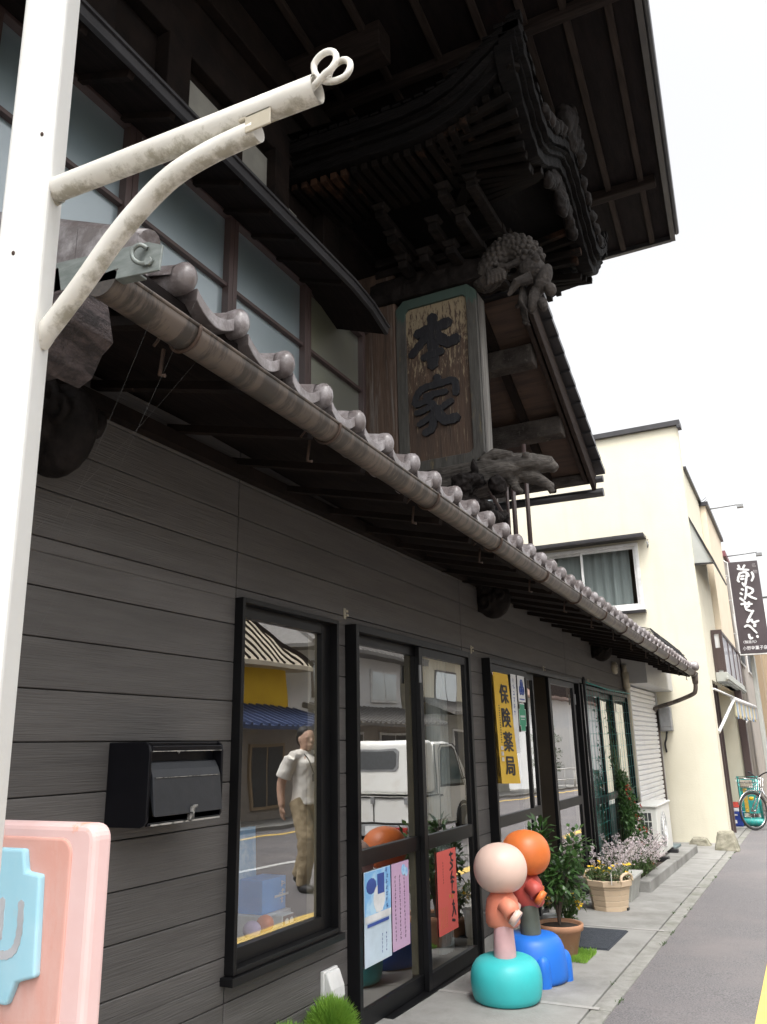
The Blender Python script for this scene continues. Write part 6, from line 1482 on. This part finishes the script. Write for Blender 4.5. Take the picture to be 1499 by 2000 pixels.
for x, y in ((12.8, TY0+.1), (12.8, TY1-.1), (14.35, TY0+.08), (14.35, TY1-.04)):
    g = G(); g.lathe((x, y, zr+.24), [(.0, -.07), (.17, -.07), (.245, -.06), (.255, 0), (.245, .06), (.17, .07), (0, .07)], 30, ax='y'); w_ = g.build('wheel', 'tyre', tk); g = G(); g.lathe((x, y, zr+.24), [(.0, .075), (.12, .072), (.145, .06)], 20, ax='y'); g.lathe((x, y, zr+.24), [(.145, -.06), (.12, -.072), (.0, -.075)], 20, ax='y'); g.build('rim', 'grey_pl', w_)
g = G(); g.tube([(14.35+.31*math.cos(k*math.pi/10), TY1-.03, zr+.24+.31*math.sin(k*math.pi/10)) for k in range(11)], .03, 8); g.build('wheel_arch', 'dark', tk)

# the walking man
px, py = 7.95, -2.72; zp = zg(px)-.012
man = thing('person', 'man in pale polo shirt and khaki trousers wearing a lanyard, mirrored in the display window', 'person', (px, py, zp))
F_ = Vector((-.42, .9, 0)).normalized(); S_ = Vector((-F_.y, F_.x, 0))
def mp(a, s, z): return Vector((px, py, zp))+F_*a+S_*s+Vector((0, 0, z))
rotF = Matrix.Rotation(math.atan2(F_.y, F_.x), 3, 'Z')
def E_(g, a, s, z, r, n=18, m=12): g.ell(mp(a, s, z), r, n, m, rotF)
g = G()
E_(g, .03, 0, 1.545, (.098, .076, .115), 24, 16); E_(g, .055, 0, 1.485, (.072, .058, .07)); g.tube([mp(.0, 0, 1.30), mp(.02, 0, 1.48)], [.065, .055], 14)
E_(g, .126, 0, 1.525, (.022, .014, .026), 10, 8); E_(g, .115, 0, 1.475, (.02, .03, .012), 10, 8); E_(g, .02, .078, 1.53, (.022, .012, .034), 10, 8); E_(g, .02, -.078, 1.53, (.022, .012, .034), 10, 8)
for s in (-1, 1): E_(g, .108, .032*s, 1.556, (.016, .02, .01), 8, 6)
g.tube([mp(0, 0, .9), mp(0, 0, 1.1), mp(.01, 0, 1.3), mp(.01, 0, 1.36)], [.13, .125, .14, .10], 18); g.tube([mp(.0, -.17, 1.32), mp(0, 0, 1.34), mp(0, .17, 1.32)], [.065, .08, .065], 12)
def limb(pts, rs, n=12): g.tube(smooth_line(pts, 4), [rs[0]+(rs[-1]-rs[0])*i/(4*(len(pts)-1)) for i in range(4*(len(pts)-1)+1)], n)
def hand(wrist, d, side):
    d = Vector(d).normalized(); x = S_*side; c = wrist+d*.05
    g.ell(c, (.026, .018, .05), 12, 8, d.to_track_quat('Z', 'Y').to_matrix()); g.tube([wrist-d*.02, c], [.027, .025], 10)
    for k in range(4):
        b = c+d*.035+F_*(.02-.0135*k); l = (.062, .07, .066, .052)[k]; g.tube([b, b+d*l*.5-x*.004, b+d*l*.8-x*.018, b+d*l*.95-x*.03], [.0095, .009, .008, .006], 7)
    g.tube([c+F_*.022-d*.02, c+F_*.042+d*.01, c+F_*.045+d*.04-x*.008], [.011, .0095, .007], 7)
limb([mp(0, .2, 1.32), mp(-.09, .245, 1.08), mp(-.05, .25, .86)], [.055, .032]); hand(mp(-.05, .25, .855), (.12, 0, -1), 1)
limb([mp(0, -.2, 1.32), mp(.02, -.25, 1.08), mp(.16, -.24, .90)], [.055, .032]); hand(mp(.16, -.24, .895), F_*.5+Vector((0, 0, -1)), -1)
limb([mp(0, .085, .9), mp(.16, .09, .5), mp(.10, .09, .10)], [.095, .05]); limb([mp(0, -.085, .9), mp(-.04, -.09, .5), mp(-.26, -.09, .14)], [.095, .05])
for a, s, z in ((.14, .09, .045), (-.22, -.09, .09)): E_(g, a, s, z, (.12, .045, .04))
body = g.build('body', 'skin', man); r_ = body.modifiers.new('remesh', 'REMESH'); r_.mode = 'VOXEL'; r_.voxel_size = .0075; r_.use_smooth_shade = True
sm = body.modifiers.new('smooth', 'SMOOTH'); sm.factor = .5; sm.iterations = 3
def cloth(name, mat, vox=.012):
    o = g.build(name, mat, man); r_ = o.modifiers.new('remesh', 'REMESH'); r_.mode = 'VOXEL'; r_.voxel_size = vox; r_.use_smooth_shade = True
    tx = bpy.data.textures.new('folds', 'CLOUDS'); tx.noise_scale = .09; d = o.modifiers.new('folds', 'DISPLACE'); d.texture = tx; d.strength = .022; d.mid_level = .5; return o
g = G(); g.tube([mp(0, 0, .86), mp(0, 0, 1.0), mp(.0, 0, 1.15), mp(.015, 0, 1.30), mp(.01, 0, 1.385)], [.15, .14, .138, .15, .07], 20)
g.tube([mp(.0, -.19, 1.335), mp(0, 0, 1.355), mp(0, .19, 1.335)], [.075, .09, .075], 14); g.tube([mp(0, .19, 1.34), mp(-.06, .24, 1.14)], [.08, .072], 14); g.tube([mp(0, -.19, 1.34), mp(.015, -.245, 1.14)], [.08, .072], 14); g.tube([mp(.01, 0, 1.36), mp(.015, 0, 1.41)], [.085, .07], 14); cloth('shirt', 'shirt')
g = G(); limb([mp(0, .085, .9), mp(.16, .09, .5), mp(.09, .09, .07)], [.104, .066]); limb([mp(0, -.085, .9), mp(-.04, -.09, .5), mp(-.26, -.09, .12)], [.104, .066]); g.tube([mp(0, -.07, .92), mp(0, .07, .92)], [.118, .118], 14); cloth('trousers', 'khaki')
g = G()
for a, s, z in ((.15, .09, .045), (-.21, -.09, .085)): E_(g, a, s, z, (.135, .055, .048))
g.build('shoe', 'dark', man)
g = G(); E_(g, -.0, 0, 1.60, (.10, .088, .085)); E_(g, -.05, 0, 1.55, (.06, .08, .10)); o = g.build('hair', 'hair', man); o.modifiers.new('remesh', 'REMESH').voxel_size = .01
g = G(); g.tube(smooth_line([mp(.0, .06, 1.42), mp(.13, .05, 1.34), mp(.19, .0, 1.17), mp(.13, -.05, 1.34), mp(.0, -.06, 1.42)]), .006, 6); g.box(mp(.19, 0, 1.12).x-.02, mp(.19, 0, 1.12).x+.02, mp(.19, 0, 1.12).y-.02, mp(.19, 0, 1.12).y+.02, zp+1.09, zp+1.17); g.build('lanyard', 'dark', man)

# houses and shops on the far side
def house(name, label, x0, x1, yb_, depth, z1, z2, walls, roofm, lower_roof=True, wins=(), ribs=.3, ov=.6, rise=1.6, lowm='roof_grey'):
    """front wall at y=yb_ facing the street (+y); lower storey to z1, upper storey to z2"""
    t = thing(name, label, 'house', ((x0+x1)/2, yb_, zg(x0))); zb = zg(x1)-.2
    g = G(); g.box(x0, x1, yb_-depth, yb_, zb, z1); g.build('lower_wall', walls[0], t)
    g = G(); g.box(x0+.1, x1-.1, yb_-depth, yb_-.6, z1, z2); g.build('upper_wall', walls[1], t)
    xm0, xm1, ym = x0+1.6, x1-1.6, yb_-depth/2; a, b, c, d = x0-ov, x1+ov, yb_-.6+ov, yb_-depth-ov
    g = G(); g.add([(a, c, z2), (b, c, z2), (b, d, z2), (a, d, z2), (xm0, ym, z2+rise), (xm1, ym, z2+rise), (a, c, z2-.1), (b, c, z2-.1), (b, d, z2-.1), (a, d, z2-.1)], [(0, 1, 5, 4), (1, 2, 5), (2, 3, 4, 5), (3, 0, 4), (6, 9, 8, 7), (0, 6, 7, 1), (1, 7, 8, 2), (2, 8, 9, 3), (3, 9, 6, 0)])
    rf = g.build('roof', roofm, t)
    g = G(); n = int((b-a)/ribs)
    for k in range(n+1):
        x = a+(b-a)*k/n; tpx = min(max(x, xm0), xm1); q = 1.0
        if x < xm0: q = (x-a)/(xm0-a); 
        if x > xm1: q = (b-x)/(b-xm1)
        if q > .02: g.bar((x, c, z2+.02), (x, c+(ym-c)*q, z2+.02+rise*q), .045, .05)
    g.bar((xm0, ym, z2+rise+.05), (xm1, ym, z2+rise+.05), .2, .14); g.bar((b, c, z2+.03), (xm1, ym, z2+rise+.05), .12, .1); g.bar((a, c, z2+.03), (xm0, ym, z2+rise+.05), .12, .1); g.build('roof_rib', roofm if roofm == 'roof_grey' else 'dark_wood', rf)
    if lower_roof:
        g = G(); g.hexa([(x0-.2, yb_+.75, z1-.05), (x1+.2, yb_+.75, z1-.05), (x1+.2, yb_-.6, z1+.45), (x0-.2, yb_-.6, z1+.45), (x0-.2, yb_+.75, z1+.03), (x1+.2, yb_+.75, z1+.03), (x1+.2, yb_-.6, z1+.53), (x0-.2, yb_-.6, z1+.53)])
        lr = g.build('lower_roof', lowm, t); g = G(); n = int((x1-x0)/.28)
        for k in range(n+1): x = x0-.15+(x1-x0+.3)*k/n; g.bar((x, yb_+.78, z1+.05), (x, yb_-.6, z1+.56), .09, .06)
        g.build('lower_roof_rib', lowm, lr)
    for (wx0, wx1, wz0, wz1, up, fm, pm) in wins:
        y = yb_-.6 if up else yb_
        g = G(); g.box(wx0, wx1, y-.02, y+.05, wz0, wz1); w_ = g.build('window', fm, t)
        g = G(); m_ = (wx0+wx1)/2; g.box(wx0+.07, m_-.03, y+.05, y+.056, wz0+.07, wz1-.07); g.box(m_+.03, wx1-.07, y+.05, y+.056, wz0+.07, wz1-.07); g.build('pane', pm, w_)
    return t
h1 = house('yellow_house', 'yellow walled shop house with a pale ribbed hip roof, mirrored in the display window', 9.9, 18.0, -8.9, 6, 1.85, 3.42, ('brownwall', 'yhouse'), 'roof_pale', rise=2.6, ov=.45, wins=((15.2, 16.0, 2.35, 3.0, True, 'white_al', 'grille'), (12.2, 13.4, .4, 1.5, False, 'white_al', 'grille'), (13.8, 15.0, .3, 1.5, False, 'yhouse', 'yhouse'), (15.5, 16.8, .1, 1.5, False, 'tanwall', 'grille')), lowm=mk('blue_tin_roof', (.06, .085, .18), (.05, .07, .14), rough=.5))
house('tile_roof_house', 'white walled house with a grey tile roof and upper windows, mirrored in the glass doors', 19.0, 25.0, -9.0, 6, 2.0, 4.1, ('brownwall', 'white_wall'), 'roof_grey', wins=((19.2, 21.6, 2.7, 3.7, True, 'brown_frame', 'frost'), (22.6, 24.4, 2.7, 3.7, True, 'white_al', 'frost'), (19, 21, .1, 1.8, False, 'white_al', 'grille'), (22, 24, .1, 1.8, False, 'white_al', 'grille')))
house('cream_house', 'cream walled house with a jutting eave, mirrored behind the light truck', 25.8, 33.0, -8.8, 6, 2.4, 4.6, ('greywall', 'cream'), 'roof_grey', wins=((27, 29, 2.9, 4.0, True, 'brown_frame', 'frost'), (30, 32, 2.9, 4.0, True, 'brown_frame', 'frost'), (27, 30, .2, 1.9, False, 'white_al', 'grille')))
house('long_white_house', 'long plain white house with a brown tile roof, mirrored in the entrance doors', 40.5, 58, -9.2, 7, 2.2, 3.7, ('white_wall', 'white_wall'), mk('brown_tile_roof', (.22, .14, .11), (.16, .10, .08), rough=.6), lower_roof=False, wins=((46, 49, .6, 1.9, False, 'brown_frame', 'grille'),))
house('storehouse', 'grey storehouse with a dark tile roof beyond the pine, mirrored in the entrance doors', 60, 78, -9.2, 7, 2.4, 4.4, ('greywall', 'plaster'), 'roof_grey')
house('timber_house', 'timber fronted house with a low roof opposite the lamp post', .6, 9.0, -9.0, 6, 2.3, 4.4, ('brownwall', 'plaster'), 'roof_grey', wins=((3, 5.5, 2.9, 3.9, True, 'brown_frame', 'frost'), (5.9, 8.4, .2, 1.9, False, 'white_al', 'grille')))
# clipped pine in the gap between the houses
t = thing('pine_tree', 'clipped dark green pine with layered pads, mirrored in the entrance doors', 'tree', (37, -8.4, zg(37))); z = zg(37)
g = G(); g.tube(smooth_line([(37, -8.4, z-.1), (37.15, -8.4, z+.7), (36.9, -8.45, z+1.4), (37.05, -8.4, z+2.3)]), [.14-.008*k for k in range(19)], 10)
pads = [(37.0, z+2.65, .55), (36.3, z+2.2, .6), (37.7, z+2.15, .65), (36.6, z+1.65, .7), (37.6, z+1.5, .75), (36.2, z+1.15, .6), (37.9, z+.95, .6)]
for x, zz, r in pads: g.tube([(37, -8.4, zz-.35), (x, -8.35, zz-.05)], [.05, .025], 7)
g.build('trunk', 'bark', t); g = G(); r_ = random.Random(9)
for x, zz, r in pads: leafy(g, (x, -8.35, zz), (r, r*.8, r*.33), 520, .13, .035, r_, .25)
g.build('crown', 'pine', t)
t = thing('roadside_fence', 'white pipe fence in front of the pine, mirrored in the entrance doors', 'fence', (38, -7.6, zg(38))); g = G()
for zz in (.35, .8): g.tube([(34, -7.6, zg(34)+.06+zz), (40, -7.6, zg(40)+.06+zz)], .03, 8)
g.build('rail', 'white_al', t); g = G()
for k in range(5): x = 34+1.5*k; g.tube([(x, -7.6, zg(x)), (x, -7.6, zg(x)+.9)], .035, 8)
g.build('post', 'white_al', t)
